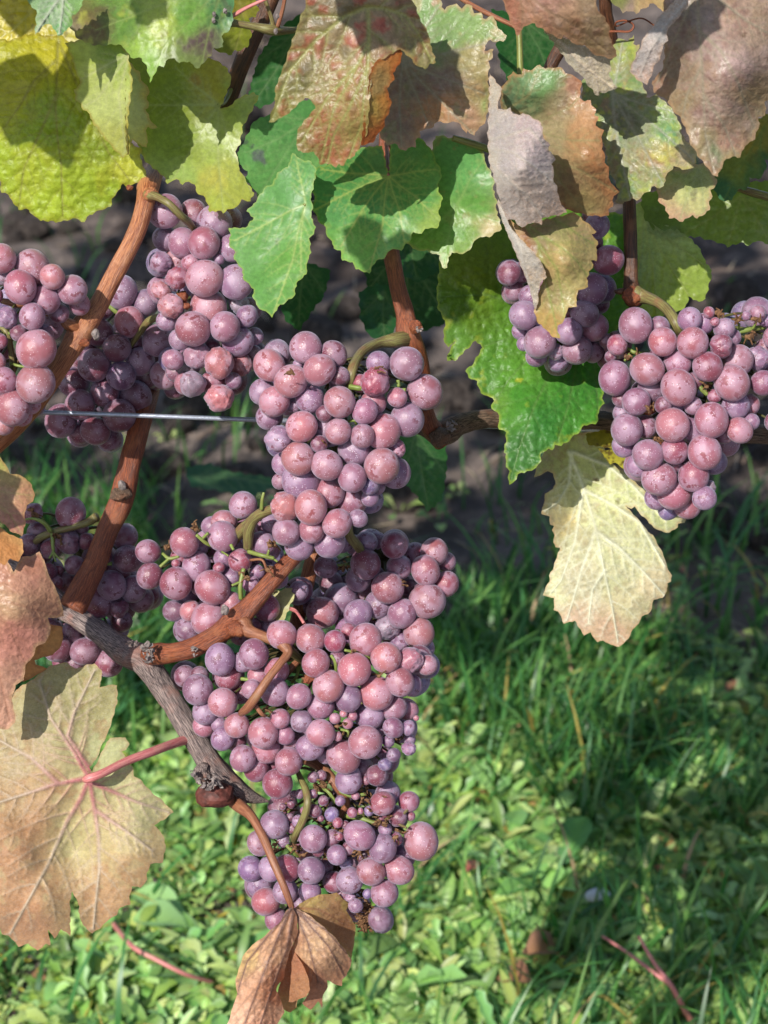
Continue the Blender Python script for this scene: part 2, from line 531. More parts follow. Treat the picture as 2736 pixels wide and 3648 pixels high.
def panel(key, outline, dz, cols, J=None, tips=(), veins=None, mat=0, under=False, crinkle=0.9, blister=0.5, cell=36.0,
          wav=1.2, teeth=(9.0, 40.0), mott=(), edge=None, vcol=None, vstr=0.6, halo=None, spacing=7.0, seed=1, sec=True,
          spots=(), wmain=6.5, spread=46, k=.62, grey=0.0, vcol2=None):
    rng = np.random.default_rng(seed)
    OL = cv(key, outline)
    OL = toothed(OL, teeth[0], teeth[1], rng) if teeth else toothed(OL, 0.8, 30, rng)
    mains = []
    if J is not None:
        Jp = cv(key, [J])[0]
        mains += [[Jp, t_] for t_ in cv(key, tips)]
    if veins:
        mains += [cv(key, v) for v in veins]
    S = vein_net(mains, rng, wmain, sec, spread) if mains else np.zeros((0, 7))
    A = np.array(OL)
    x0, y0 = A.min(0); x1, y1 = A.max(0)
    x0 = max(x0, -250); y0 = max(y0, -250); x1 = min(x1, 2986); y1 = min(y1, 3950)
    gx, gy = np.meshgrid(np.arange(x0, x1, spacing), np.arange(y0, y1, spacing * .87))
    gx = gx + (np.arange(gx.shape[0]) % 2)[:, None] * spacing / 2
    gx = (gx + rng.uniform(-.18, .18, gx.shape) * spacing).ravel(); gy = (gy + rng.uniform(-.18, .18, gy.shape) * spacing).ravel()
    ok = inside(OL, gx, gy); gx = gx[ok]; gy = gy[ok]
    OS = np.array([(*OL[i], *OL[(i + 1) % len(OL)], 1, 1, 1) for i in range(len(OL))])
    de, _ = seg_dist(gx, gy, OS)
    ok = de > spacing * .55; gx = gx[ok]; gy = gy[ok]
    vx = []; vy = []
    if len(S):
        for a in S:
            L = math.hypot(a[2] - a[0], a[3] - a[1]); kk = max(1, int(L / (spacing * .8)))
            nx, ny = -(a[3] - a[1]) / (L + 1e-9), (a[2] - a[0]) / (L + 1e-9)
            for j in range(kk):
                f = j / kk; w = max(2.2, (a[4] + (a[5] - a[4]) * f) * 1.0)
                for sd_ in ((0, -w, w) if a[4] > 3.0 else (0,)):
                    vx.append(a[0] + (a[2] - a[0]) * f + nx * sd_); vy.append(a[1] + (a[3] - a[1]) * f + ny * sd_)
        vx = np.array(vx); vy = np.array(vy)
        ok = inside(OL, vx, vy); vx = vx[ok]; vy = vy[ok]
        if len(vx):
            de, _ = seg_dist(vx, vy, OS); ok = de > 3.0; vx = vx[ok]; vy = vy[ok]
        d, rel = seg_dist(gx, gy, S)
        ok = d > np.minimum(5.5, 1.3 * d / np.maximum(rel, 1e-6)) + 1.0
        gx = gx[ok]; gy = gy[ok]
    else:
        vx = np.zeros(0); vy = np.zeros(0)
    X = np.concatenate([A[:, 0], vx, gx]); Y = np.concatenate([A[:, 1], vy, gy])
    # merge points that are nearly the same
    q = np.round(np.stack([X, Y], 1) / 1.6).astype(np.int64)
    _, idx = np.unique(q, axis=0, return_index=True)
    idx = np.sort(idx[idx >= len(A)])
    pts = [Vector(p) for p in OL] + [Vector((X[i], Y[i])) for i in idx]
    res = delaunay_2d_cdt(pts, [], [list(range(len(OL)))], 1, 0.05)
    V2 = np.array([(p.x, p.y) for p in res[0]]); F = [list(f) for f in res[2]]
    x, y = V2[:, 0], V2[:, 1]
    de, _ = seg_dist(x, y, OS)
    if len(S):
        dv, rel, vein = seg_dist(x, y, S, True)
    else:
        dv = np.full(x.shape, 60.0); vein = np.zeros(x.shape)
    sgn = -1.0 if under else 1.0
    f1, f2 = worley(x / cell, y / cell, seed)
    dome = np.clip(1 - (f1 / 0.75) ** 2, -0.3, 1)
    h = crinkle * (1 - np.exp(-dv / 16.0)) * sgn + blister * dome * sgn
    if under: h = h + 0.9 * vein * np.clip(dv * 0 + 1, 0, 1)
    h = h + wav * 2.4 * (fbm(x / 170, y / 170, seed + 3, 2) - .5) + wav * 0.45 * (fbm(x / 70, y / 70, seed + 9, 1) - .5)
    z = rbf(cv(key, dz), x, y) - h
    # pigment
    wx = x + 90 * (fbm(x / 60, y / 60, seed + 21) - .5); wy = y + 90 * (fbm(x / 60, y / 60, seed + 33) - .5)
    cc = cv(key, [c[:2] for c in cols]); cl = np.array([lin(c[2], k) for c in cols])
    W = np.stack([1.0 / (((wx - c[0]) ** 2 + (wy - c[1]) ** 2) / 3600 + 0.15) ** 1.7 for c in cc], 1)
    W /= W.sum(1, keepdims=True)
    C = W @ cl
    C = C * (0.86 + 0.28 * fbm(x / 24, y / 24, seed + 41))[:, None]
    C = C * (1 + 0.10 * np.clip(dome, -.3, .7) * (1 if blister > .3 else .4))[:, None]
    for (mc, sc, th, so, st) in mott:
        m = sstep(th - so, th + so, fbm(x / sc, y / sc, seed + int(sc) + int(mc[0]), 3)) * st * (.3 + .7 * (1 - np.exp(-dv / 13)))
        C = C * (1 - m[:, None]) + lin(mc, k) * m[:, None]
    for (sx, sy, sr, scl, st) in spots:
        (px, py), = cv(key, [(sx, sy)]); r = sr * CROPS[key][2]
        dd = np.hypot(wx * .6 + x * .4 - px, wy * .6 + y * .4 - py) / r + 0.5 * (fbm(x / 14, y / 14, seed + 77) - .5)
        m = (1 - sstep(0.75, 1.1, dd)) * st
        C = C * (1 - m[:, None]) + lin(scl, k) * m[:, None]
    if halo:
        m = np.exp(-(dv / halo[1]) ** 2) * halo[2] * (0.4 + 1.1 * fbm(x / 50, y / 50, seed + 55))
        m = np.clip(m, 0, 1)
        C = C * (1 - m[:, None]) + lin(halo[0], k) * m[:, None]
    if edge:
        e = (1 - sstep(0.3, 1.0, de / (edge[1] * (0.3 + 1.4 * fbm(x / 45, y / 45, seed + 61))))) * edge[2]
        C = C * (1 - e[:, None]) + lin(edge[0], k) * e[:, None]
    if vcol is not None:
        m = vein * min(1.0, vstr * 1.35)
        vc = np.tile(lin(vcol, k), (len(x), 1))
        if vcol2:
            (jx, jy), = cv(key, [vcol2[0]]); q = np.exp(-(np.hypot(x - jx, y - jy) / vcol2[1]) ** 2)[:, None]
            vc = vc * (1 - q) + lin(vcol2[2], k) * q
        C = C * (1 - m[:, None]) + vc * m[:, None]
    if grey:
        g = C.mean(1, keepdims=True) * np.array((1.06, .98, .98)); C = C * (1 - grey) + g * grey
    P = PT(x, y, z)
    luv = np.stack([x * 0.126, y * 0.126, np.zeros_like(x) + seed * 3.7], 1)   # millimetres on the leaf
    return P, F, np.clip(C, 0.004, .9), luv, mat


def leaf(parent, label, mats, panels, petiole=None, name='leaf'):
    V = []; F = []; C = []; U = []; M = []; off = 0
    for p in panels:
        P, f, c, u, mi = p
        V.append(P); C.append(c); U.append(u)
        F += [[i + off for i in t] for t in f]; M += [mi] * len(f); off += len(P)
    me = mk_mesh(name, np.concatenate(V), F, mats, np.concatenate(C), np.concatenate(U), True, M)
    o = link(name, me, parent, label)
    if petiole:
        key, pts, mat = petiole
        sublink('petiole', tube_mesh('petiole', cv(key, pts), mat, rs=CROPS[key][2]), o)
    return o


# ------------------------------------------------------------------ canes, stalks and wire
def catmull(P, n=8):
    P = np.array(P, float)
    if len(P) < 3:
        t = np.linspace(0, 1, n + 1)[:, None]
        return P[0] * (1 - t) + P[1] * t
    Q = np.vstack([2 * P[0] - P[1], P, 2 * P[-1] - P[-2]])
    out = []
    for i in range(1, len(Q) - 2):
        p0, p1, p2, p3 = Q[i - 1], Q[i], Q[i + 1], Q[i + 2]
        for j in range(n):
            t = j / n
            out.append(0.5 * (2 * p1 + (p2 - p0) * t + (2 * p0 - 5 * p1 + 4 * p2 - p3) * t * t + (3 * p1 - p0 - 3 * p2 + p3) * t ** 3))
    out.append(P[-1])
    return np.array(out)


def tube_arrays(pts, rs=1.0, seg=10, n=8, rough=0.04, ridge=0.0, nr=7, seed=3, cap=True):
    """pts: (px, py, dz, radius in crop pixels), radius scaled by rs to photograph pixels"""
    Q = catmull(pts, n)
    d = dref(Q[:, 1]) + Q[:, 2] * .001
    P = PT(Q[:, 0], Q[:, 1], Q[:, 2])
    R = Q[:, 3] * rs * d / FPX
    return sweep(P, R, seg, rough, ridge, nr, seed, cap)


def sweep(P, R, seg=10, rough=0.04, ridge=0.0, nr=7, seed=3, cap=True):
    N = len(P)
    T = np.gradient(P, axis=0); T /= np.linalg.norm(T, axis=1, keepdims=True) + 1e-12
    up = np.array((0.3, -1.0, 0.2)); V = []; U = []
    a = np.cross(T[0], up); a /= np.linalg.norm(a) + 1e-9
    L = 0.0
    for i in range(N):
        if i: L += np.linalg.norm(P[i] - P[i - 1])
        a = a - T[i] * np.dot(a, T[i]); a /= np.linalg.norm(a) + 1e-9
        b = np.cross(T[i], a)
        th = np.arange(seg) * 2 * math.pi / seg
        cx, cy = np.cos(th), np.sin(th)
        k = 1 + rough * 2 * (fbm(cx * 1.3 + 5 + seed, cy * 1.3 + L * 160, seed, 2) - .5)
        if ridge:
            k = k + ridge * (2 * fbm(th / (2 * math.pi) * nr + 11.3 * seed, np.full(seg, L * 22), seed + 4, 2) - 1) * np.sin(th / 2) ** .3
        r = (R[i] * k)[:, None]
        V.append(P[i] + (a * cx[:, None] + b * cy[:, None]) * r)
        U.append(np.stack([cx * R[i] * 1000 * 1.0, cy * R[i] * 1000 * 1.0, np.full(seg, L * 1000 + seed * 13.0)], 1))
    V = np.concatenate(V); U = np.concatenate(U); F = []
    for i in range(N - 1):
        for j in range(seg):
            k = (j + 1) % seg
            F.append((i * seg + j, i * seg + k, (i + 1) * seg + k, (i + 1) * seg + j))
    if cap:
        F.append(tuple(range(seg - 1, -1, -1))); F.append(tuple((N - 1) * seg + j for j in range(seg)))
    return V, F, U


def join(parts):
    V = []; F = []; U = []; off = 0
    for v, f, u in parts:
        V.append(v); U.append(u); F += [tuple(i + off for i in t) for t in f]; off += len(v)
    return np.concatenate(V), F, np.concatenate(U)


def tube_mesh(name, pts, mat, rs=1.0, **kw):
    v, f, u = tube_arrays(pts, rs, **kw)
    return mk_mesh(name, v, f, [mat], None, u)


def cane(parent, name, key, pts, mat, label=None, **kw):
    return link(name, tube_mesh(name, cv(key, pts), mat, rs=CROPS[key][2], **kw), parent, label)


# ------------------------------------------------------------------ lumps (buds, husks, clods, pebbles)
def ico(sub=2):
    t = (1 + 5 ** .5) / 2
    v = [(-1, t, 0), (1, t, 0), (-1, -t, 0), (1, -t, 0), (0, -1, t), (0, 1, t), (0, -1, -t), (0, 1, -t), (t, 0, -1), (t, 0, 1), (-t, 0, -1), (-t, 0, 1)]
    v = [np.array(p) / np.linalg.norm(p) for p in v]
    f = [(0, 11, 5), (0, 5, 1), (0, 1, 7), (0, 7, 10), (0, 10, 11), (1, 5, 9), (5, 11, 4), (11, 10, 2), (10, 7, 6), (7, 1, 8),
         (3, 9, 4), (3, 4, 2), (3, 2, 6), (3, 6, 8), (3, 8, 9), (4, 9, 5), (2, 4, 11), (6, 2, 10), (8, 6, 7), (9, 8, 1)]
    for _ in range(sub):
        mid = {}; nf = []
        def m(a, b):
            k = (min(a, b), max(a, b))
            if k not in mid:
                p = v[a] + v[b]; v.append(p / np.linalg.norm(p)); mid[k] = len(v) - 1
            return mid[k]
        for a, b, c in f:
            x, y, z = m(a, b), m(b, c), m(c, a)
            nf += [(a, x, z), (b, y, x), (c, z, y), (x, y, z)]
        f = nf
    return np.array(v), f


def n3(P, s, seed):
    return (fbm(P[:, 0] * s + 3.1, P[:, 1] * s + P[:, 2] * s * .7, seed, 2) + fbm(P[:, 1] * s - 5.0, P[:, 2] * s - P[:, 0] * s * .6, seed + 8, 2) - 1.0)


def lump(name, pos, r, mat, seed=0, amp=0.5, freq=1.6, sc=(1, 1, 1), sub=2, parent=None, smooth=False):
    v, f = ico(sub)
    k = 1 + amp * n3(v, freq, seed)
    v = v * k[:, None] * np.array(sc) * r
    me = mk_mesh(name, v + np.array(pos), f, [mat], None, v * 1000, smooth)
    return me


# ------------------------------------------------------------------ grapes
def grape_mesh(kind, seed):
    nu, nv = 28, 19
    V = [(0, 0, 1.0)]
    for i in range(1, nv):
        th = math.pi * i / nv
        for j in range(nu):
            ph = 2 * math.pi * j / nu
            V.append((math.sin(th) * math.cos(ph), math.sin(th) * math.sin(ph), math.cos(th)))
    V.append((0, 0, -1.0)); V = np.array(V)
    F = [(0, 1 + j, 1 + (j + 1) % nu) for j in range(nu)]
    for i in range(nv - 2):
        for j in range(nu):
            a = 1 + i * nu; b = a + nu; k = (j + 1) % nu
            F.append((a + j, b + j, b + k, a + k))
    a = 1 + (nv - 2) * nu
    F += [(len(V) - 1, a + (j + 1) % nu, a + j) for j in range(nu)]
    if kind == 'plump':
        k = 1 + 0.055 * n3(V, 0.9, seed)
        # small navel where the flower was
        k = k - 0.012 * np.exp(-((1 + V[:, 2]) / 0.02))
        V = V * k[:, None]
    elif kind == 'shrunk':
        k = 1 + 0.26 * n3(V, 1.0, seed) + 0.05 * n3(V, 4.2, seed + 5)
        for q in range(3):
            rd = np.abs(n3(V, 1.5 + .5 * q, seed + 9 + 3 * q)); k = k - 0.085 * np.exp(-(rd / 0.06) ** 2)
        V = V * k[:, None]
    else:                                              # split, shrivelled to a husk
        k = 0.8 + 0.55 * n3(V, 1.9, seed) + 0.3 * n3(V, 4.0, seed + 5)
        V = V * k[:, None]
    return mk_mesh('grape', V, F, [M_GRAPE if kind != 'husk' else M_HUSK])


PLUMP = [grape_mesh('plump', s) for s in (1, 2, 3, 4, 5)]
SHRUNK = [grape_mesh('shrunk', s) for s in (11, 12, 13, 14)]
HUSK = [grape_mesh('husk', s) for s in (21, 22)]
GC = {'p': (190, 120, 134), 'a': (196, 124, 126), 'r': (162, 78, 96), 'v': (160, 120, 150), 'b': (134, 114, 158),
      'd': (130, 68, 86), 'k': (150, 84, 58), 'g': (156, 134, 148)}  # d: shade put into the skin colour for grapes lying in shadow


def bunch(label, key, spec, dzc, bulge, fill=0.5, seed=1, stems=(), extra=None, name='grape_bunch', smat=None):
    """spec: 'x y r codes' per grape, front ones first; codes = colour letters (mixed) + w shrivelled + k husk"""
    rng = random.Random(seed)
    G = []
    for row in spec.replace('\n', ';').split(';'):
        w = row.split()
        if len(w) < 3: continue
        kk = key
        if ':' in w[0]:
            kk, w0 = w[0].split(':'); w[0] = w0
        (px, py), = cv(kk, [(float(w[0]), float(w[1]))])
        G.append([px, py, float(w[2]) * CROPS[kk][2], w[3] if len(w) > 3 else 'p'])
    A = np.array([(g[0], g[1], g[2]) for g in G])
    cx = A[:, 0].mean(); y0, y1 = A[:, 1].min() - 60, A[:, 1].max() + 60
    sx = max(60.0, np.abs(A[:, 0] - cx).max() + 40)
    placed = []                                         # (world pos, r, code)
    QP = np.zeros((400, 3)); QR = np.zeros(400)
    n_seen = len(G)
    order = list(G)
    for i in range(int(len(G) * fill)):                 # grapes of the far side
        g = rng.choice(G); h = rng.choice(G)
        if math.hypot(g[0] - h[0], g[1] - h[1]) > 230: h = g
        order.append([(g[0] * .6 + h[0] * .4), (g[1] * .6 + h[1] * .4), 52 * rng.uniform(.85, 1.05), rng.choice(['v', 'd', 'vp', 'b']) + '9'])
    for px, py, r, code in order:
        ry = (2 * py - y0 - y1) / (y1 - y0); rx = (px - cx) / sx
        dz = dzc - bulge * math.sqrt(max(0.0, 1 - 0.8 * rx * rx - 0.35 * ry * ry))
        if '9' in code: dz = dzc + rng.uniform(0, bulge)
        if r < 42: dz += 2
        d = float(dref(py)) + dz * .001
        rm = r * d / FPX
        ok = False; it = 0
        while not ok and it < 80:
            it += 1
            p = PT(px, py, dz)
            ok = not placed or bool((np.linalg.norm(QP[:len(placed)] - p, axis=1) >= 0.90 * (rm + QR[:len(placed)])).all())
            if not ok: dz += 0.8
            rm = r * (float(dref(py)) + dz * .001) / FPX
        if '9' in code and (it >= 60): continue
        QP[len(placed)] = PT(px, py, dz); QR[len(placed)] = rm
        placed.append((PT(px, py, dz), rm, code, dz))
    top = PT(cx, y0, dzc)
    root = thing(name, tuple(top), label, 'grape bunch', 'grape bunches hanging on the vines')
    axis = []
    for t in np.linspace(0, 1, 6):
        yy = y0 + 130 + (y1 - y0 - 230) * t
        near = A[np.abs(A[:, 1] - yy) < 180]
        axis.append(PT(near[:, 0].mean() if len(near) else cx, yy, dzc + 4))
    axis = np.array(axis)
    tubes = [sweep(catmull(axis, 5), np.linspace(.0022, .0011, 26), 7, seed=seed)]
    for p, r, code, dz in placed:
        col = [GC[c] for c in code if c in GC and c != 'k'] or [GC['p']]
        c = np.mean([lin(q, .58) for q in col], axis=0)
        jit = rng.uniform(.86, 1.12)
        c = np.clip(c * jit * np.array((rng.uniform(.94, 1.06), rng.uniform(.93, 1.07), rng.uniform(.93, 1.07))), 0, 1)
        me = rng.choice(HUSK) if 'k' in code else rng.choice(SHRUNK) if 'w' in code else rng.choice(PLUMP)
        o = bpy.data.objects.new('grape', me)
        COL.objects.link(o)
        o.parent = root
        o.matrix_parent_inverse = Matrix.Translation(-Vector(root.location))
        o.location = p
        kx = 1.08 if 'w' in code else 1.045
        o.scale = (r * kx * rng.uniform(.94, 1.03), r * kx * rng.uniform(.94, 1.03), r * kx * rng.uniform(.98, 1.08))
        o.rotation_euler = (rng.uniform(0, 6.28), rng.uniform(0, 6.28), rng.uniform(0, 6.28)) if ('w' in code or 'k' in code) else (rng.uniform(-1.2, 1.2), rng.uniform(-1.2, 1.2), rng.uniform(0, 6.28))
        o.color = (c[0], c[1], c[2], 1)
        if 'w' in code: o['label'] = 'shrivelled wrinkled grape'
        if 'k' in code: o['label'] = 'brown dried berry skin'
        if r > .0028:                                   # pedicel to the stalk
            i = int(np.argmin(np.linalg.norm(axis - p, axis=1)))
            q = axis[max(0, i - 1)] if axis[i][2] < p[2] - .004 else axis[i]
            m = (p + q) / 2 + np.array((0, 0.008, .0))
            tubes.append(sweep(catmull([p, m, q], 3), np.linspace(.0005, .0009, 7), 5, seed=seed))
    v, f, u = join(tubes)
    link('pedicel_web', mk_mesh('pedicel_web', v, f, [M_WEB], None, u), root)
    for (k2, pts, mat) in stems:
        cane(root, 'stalk' if max(q[3] for q in pts) * CROPS[k2][2] > 9 else 'pedicel', k2, pts, mat, seg=9, rough=.08, seed=seed)
    if extra: extra(root)
    return root
# ------------------------------------------------------------------ ground
def soil_z(x, y):
    near = sstep(1.7, 2.0, y + 0.25 * (fbm(x * 1.5, y * 1.5, 5) - .5))
    z = 0.05 * (fbm(x * 1.3, y * 1.3, 3, 2) - .5) + near * (0.05 * (fbm(x * 6, y * 6, 9, 3) - .5) + 0.028 * (fbm(x * 21, y * 21, 13, 2) - .5))
    return z


def soil_material():
    m, nt, out = new_mat('loamy soil')
    t = NT(nt)
    tc = t.n('ShaderNodeTexCoord'); v = tc.outputs['Object']
    n1 = t.noise(v, 3.0, 5.0, 0.6); n2 = t.noise(v, 28.0, 4.0, 0.65)
    col = t.mix(t.ramp(n1, 0.35, 0.7), lin((72, 64, 61), .6), lin((134, 122, 115), .6))
    col = t.mix(t.ramp(n2, 0.45, 0.75, 0, .6), col, lin((164, 146, 136), .6))
    col = t.mix(t.ramp(n2, 0.2, 0.42, .7, 0), col, lin((70, 56, 52), .6))
    p = t.n('ShaderNodeBsdfPrincipled'); t.l(col, p.inputs['Base Color'])
    p.inputs['Roughness'].default_value = 0.9; p.inputs['Specular IOR Level'].default_value = 0.15
    t.l(t.bump(t.math('ADD', n2, n1), 0.9, 0.012), p.inputs['Normal'])
    t.l(p.outputs[0], out.inputs['Surface'])
    return m


M_SOIL = soil_material()
gx = np.concatenate([[-400, -60, -12, -4, -2], np.arange(-1.2, 1.201, 0.016), [2, 4, 12, 60, 400]])
gy = np.concatenate([[-400, -60, -8, -1, .5], np.arange(0.95, 4.6, 0.018), [5.2, 6.5, 9, 15, 40, 120, 600]])
GX, GY = np.meshgrid(gx, gy)
GZ = soil_z(GX.ravel(), GY.ravel()) * (np.abs(GX.ravel()) < 1.5) * (GY.ravel() < 5)
GV = np.stack([GX.ravel(), GY.ravel(), GZ], 1)
nx_ = len(gx)
GF = [(j * nx_ + i, j * nx_ + i + 1, (j + 1) * nx_ + i + 1, (j + 1) * nx_ + i) for j in range(len(gy) - 1) for i in range(nx_ - 1)]
soil = link('soil', mk_mesh('soil', GV, GF, [M_SOIL]), None, None, 'structure')

rc = random.Random(11)
CLODS = []
for s in range(4):
    v, f = ico(1)
    v = v * (1 + 0.55 * n3(v, 1.5, 40 + s))[:, None] * np.array((1.2, 1.0, .75))
    CLODS.append(mk_mesh('clod', v, f, [M_SOIL], None, None, False))
for i in range(420):
    y = rc.uniform(1.95, 4.0); x = rc.uniform(-.2, .2) * 0 + rc.uniform(-1, 1) * (0.18 * y + .12)
    r = rc.choice((.008, .011, .015, .02, .03)) * rc.uniform(.8, 1.3)
    if fbm(np.array([x * 2.2]), np.array([y * 2.2]), 77, 2)[0] < .46: continue
    o = bpy.data.objects.new('clod', rc.choice(CLODS)); COL.objects.link(o); o.parent = soil
    o.location = (x, y, float(soil_z(np.array([x]), np.array([y]))[0]) + r * .35)
    o.scale = (r, r, r); o.rotation_euler = (rc.uniform(-.4, .4), rc.uniform(-.4, .4), rc.uniform(0, 6.3))


def plant_material(name, trans=0.35, rough=0.4):
    m, nt, out = new_mat(name)
    t = NT(nt)
    a = t.n('ShaderNodeAttribute', attribute_name='Col')
    p = t.n('ShaderNodeBsdfPrincipled'); t.l(a.outputs['Color'], p.inputs['Base Color'])
    p.inputs['Roughness'].default_value = rough; p.inputs['Specular IOR Level'].default_value = 0.45
    tr = t.n('ShaderNodeBsdfTranslucent'); t.l(t.mix(1.0, a.outputs['Color'], (1.3, 1.55, .9), 'MULTIPLY'), tr.inputs['Color'])
    mx = t.n('ShaderNodeMixShader'); mx.inputs[0].default_value = trans
    t.l(p.outputs[0], mx.inputs[1]); t.l(tr.outputs[0], mx.inputs[2]); t.l(mx.outputs[0], out.inputs['Surface'])
    return m


M_GRASS = plant_material('grass blade', 0.35, 0.38)
M_WEED = plant_material('weed leaf', 0.3, 0.42)
M_STRAW = plant_material('dry straw', 0.15, 0.6)


def blades(N, xr, yr, dens, hl, width, colors, lean, seed, flat=False):
    """N tapering blades of five cross-sections"""
    r = np.random.default_rng(seed)
    y = r.uniform(*yr, N * 3); x = r.uniform(-1, 1, N * 3) * (0.20 * y + .16)
    keep = r.random(N * 3) < dens(x, y)
    x = x[keep][:N]; y = y[keep][:N]; N = len(x)
    z = soil_z(x, y)
    az = r.uniform(0, 2 * math.pi, N); L = hl[0] + (hl[1] - hl[0]) * r.random(N) ** 1.6
    le = lean[0] + (lean[1] - lean[0]) * r.random(N); w = width * r.uniform(.6, 1.4, N)
    ci = r.integers(0, len(colors), N); cb = np.array([lin(c, .68) for c in colors])[ci] * r.uniform(.75, 1.2, N)[:, None]
    K = 5; V = np.zeros((N, K, 2, 3)); C = np.zeros((N, K, 2, 3))
    dx, dy = np.cos(az), np.sin(az); tw = r.uniform(-.8, .8, N)
    px, py, pz = x.copy(), y.copy(), z.copy(); ang = r.uniform(0.05, .35, N) if not flat else np.full(N, 1.45)
    for k in range(K):
        ww = w * (1.0, 1.0, .85, .55, .06)[k] * .5
        sx, sy = -np.sin(az + tw * k / K), np.cos(az + tw * k / K)
        V[:, k, 0] = np.stack([px - sx * ww, py - sy * ww, pz], 1); V[:, k, 1] = np.stack([px + sx * ww, py + sy * ww, pz + ww * .3], 1)
        f = (.75, .9, 1.0, 1.05, 1.1)[k]
        C[:, k, 0] = cb * f; C[:, k, 1] = cb * f
        st = L / (K - 1)
        px = px + dx * np.sin(ang) * st; py = py + dy * np.sin(ang) * st; pz = pz + np.cos(ang) * st
        ang = ang + le / (K - 1)
        pz = np.maximum(pz, soil_z(px, py) + .003)
    V = V.reshape(-1, 3); C = C.reshape(-1, 3)
    b = (np.arange(N) * K * 2)[:, None] + (np.arange(K - 1) * 2)[None, :]
    b = b.ravel()
    F = np.stack([b, b + 1, b + 3, b + 2], 1).tolist()
    return V, F, C


def grass_d(x, y):
    edge = 1 - sstep(1.66, 1.98, y + 0.45 * (fbm(x * 2.2, y * 2.2, 31) - .5))
    tuft = sstep(.42, .62, fbm(x * 5.5, y * 5.5, 37, 2))
    near = sstep(1.30, 1.62, y + .25 * (fbm(x * 3, y * 3, 51) - .5))
    return np.clip((0.10 + .95 * tuft) * (0.22 + .78 * near), 0, 1) * edge + 0.04 * tuft * sstep(1.6, 1.9, y) * (1 - sstep(2.8, 3.3, y))


GREENS = [(90, 146, 72), (72, 130, 66), (106, 158, 78), (66, 114, 62), (124, 168, 86), (82, 138, 84)]
v, f, c = blades(19000, None, (1.02, 3.3), grass_d, (.03, .14), .0040, GREENS, (.3, 1.9), 5)
link('grass', mk_mesh('grass', v, f, [M_GRASS], c), None, 'long green grass growing in tufts under the vines', 'stuff')
v, f, c = blades(650, (0, 0), (1.02, 2.1), lambda x, y: np.clip(grass_d(x, y) + .10, 0, 1) * .6, (.04, .13), .0036,
                 [(196, 176, 92), (186, 160, 110), (168, 150, 70), (200, 170, 130)], (.8, 2.3), 8)
link('dry_grass', mk_mesh('dry_grass', v, f, [M_STRAW], c), None, 'yellow and straw coloured dead blades among the grass', 'stuff')
v, f, c = blades(2200, (0, 0), (1.05, 3.9), lambda x, y: .3 + 0 * x, (.02, .07), .003,
                 [(170, 150, 130), (150, 126, 108), (120, 98, 84), (196, 178, 150)], (.0, .2), 9, True)
link('plant_litter', mk_mesh('plant_litter', v, f, [M_STRAW], c), None, 'dry straw and stalk bits lying on the soil', 'stuff')


def weed_leaf(base, az, L, W, tilt, rgb, r, shape='spoon', vcol=None):
    K = 8; V = []; C = []
    prof = {'spoon': (.10, .12, .18, .42, .82, 1.0, .78, .12), 'lance': (.14, .35, .7, .95, 1.0, .8, .5, .05),
            'tooth': (.12, .25, .75, .4, 1.0, .55, .8, .05), 'round': (.08, .08, .10, .55, .95, 1.0, .8, .2)}[shape]
    d = np.array((math.cos(az), math.sin(az))); s = np.array((-d[1], d[0]))
    p = np.array(base, float); ang = tilt; bend = r.uniform(.5, 1.7)
    fold = r.uniform(.2, .75); c0 = lin(rgb, .78) * r.uniform(.8, 1.2)
    for k in range(K):
        w = W * .5 * prof[k]
        wob = r.uniform(-.12, .12) * w
        for j, q in enumerate((-1, 0, 1)):
            V.append((p[0] + s[0] * w * q + d[0] * wob, p[1] + s[1] * w * q + d[1] * wob, p[2] + (abs(q) * w * fold) + (wob if q else 0)))
            C.append(c0 * ((1.25, 1.22, .95) if q == 0 else (1, 1, 1)) * (0.9 + .03 * k))
        st = L / (K - 1)
        p = p + np.array((d[0] * math.cos(ang) * st, d[1] * math.cos(ang) * st, math.sin(ang) * st)); ang -= bend / (K - 1)
        p[2] = max(p[2], float(soil_z(p[0:1], p[1:2])[0]) + .006)
    F = []
    for k in range(K - 1):
        for j in range(2):
            a = k * 3 + j; F.append((a, a + 1, a + 4, a + 3))
    return np.array(V), F, np.array(C)


def rosette(x, y, n, L, W, rgbs, shape, r, tilt=(.15, .9)):
    z = float(soil_z(np.array([x]), np.array([y]))[0]); out = []
    a0 = r.uniform(0, 6.28)
    for i in range(n):
        az = a0 + i * 6.283 / n * r.uniform(.85, 1.15)
        out.append(weed_leaf((x + .004 * math.cos(az), y + .004 * math.sin(az), z + .004), az, L * r.uniform(.55, 1.1), W * r.uniform(.7, 1.15), r.uniform(*tilt), r.choice(rgbs), r, shape))
    return out


def joinc(parts):
    V = []; F = []; C = []; off = 0
    for v, f, c in parts:
        V.append(v); C.append(c); F += [tuple(i + off for i in t) for t in f]; off += len(v)
    return np.concatenate(V), F, np.concatenate(C)


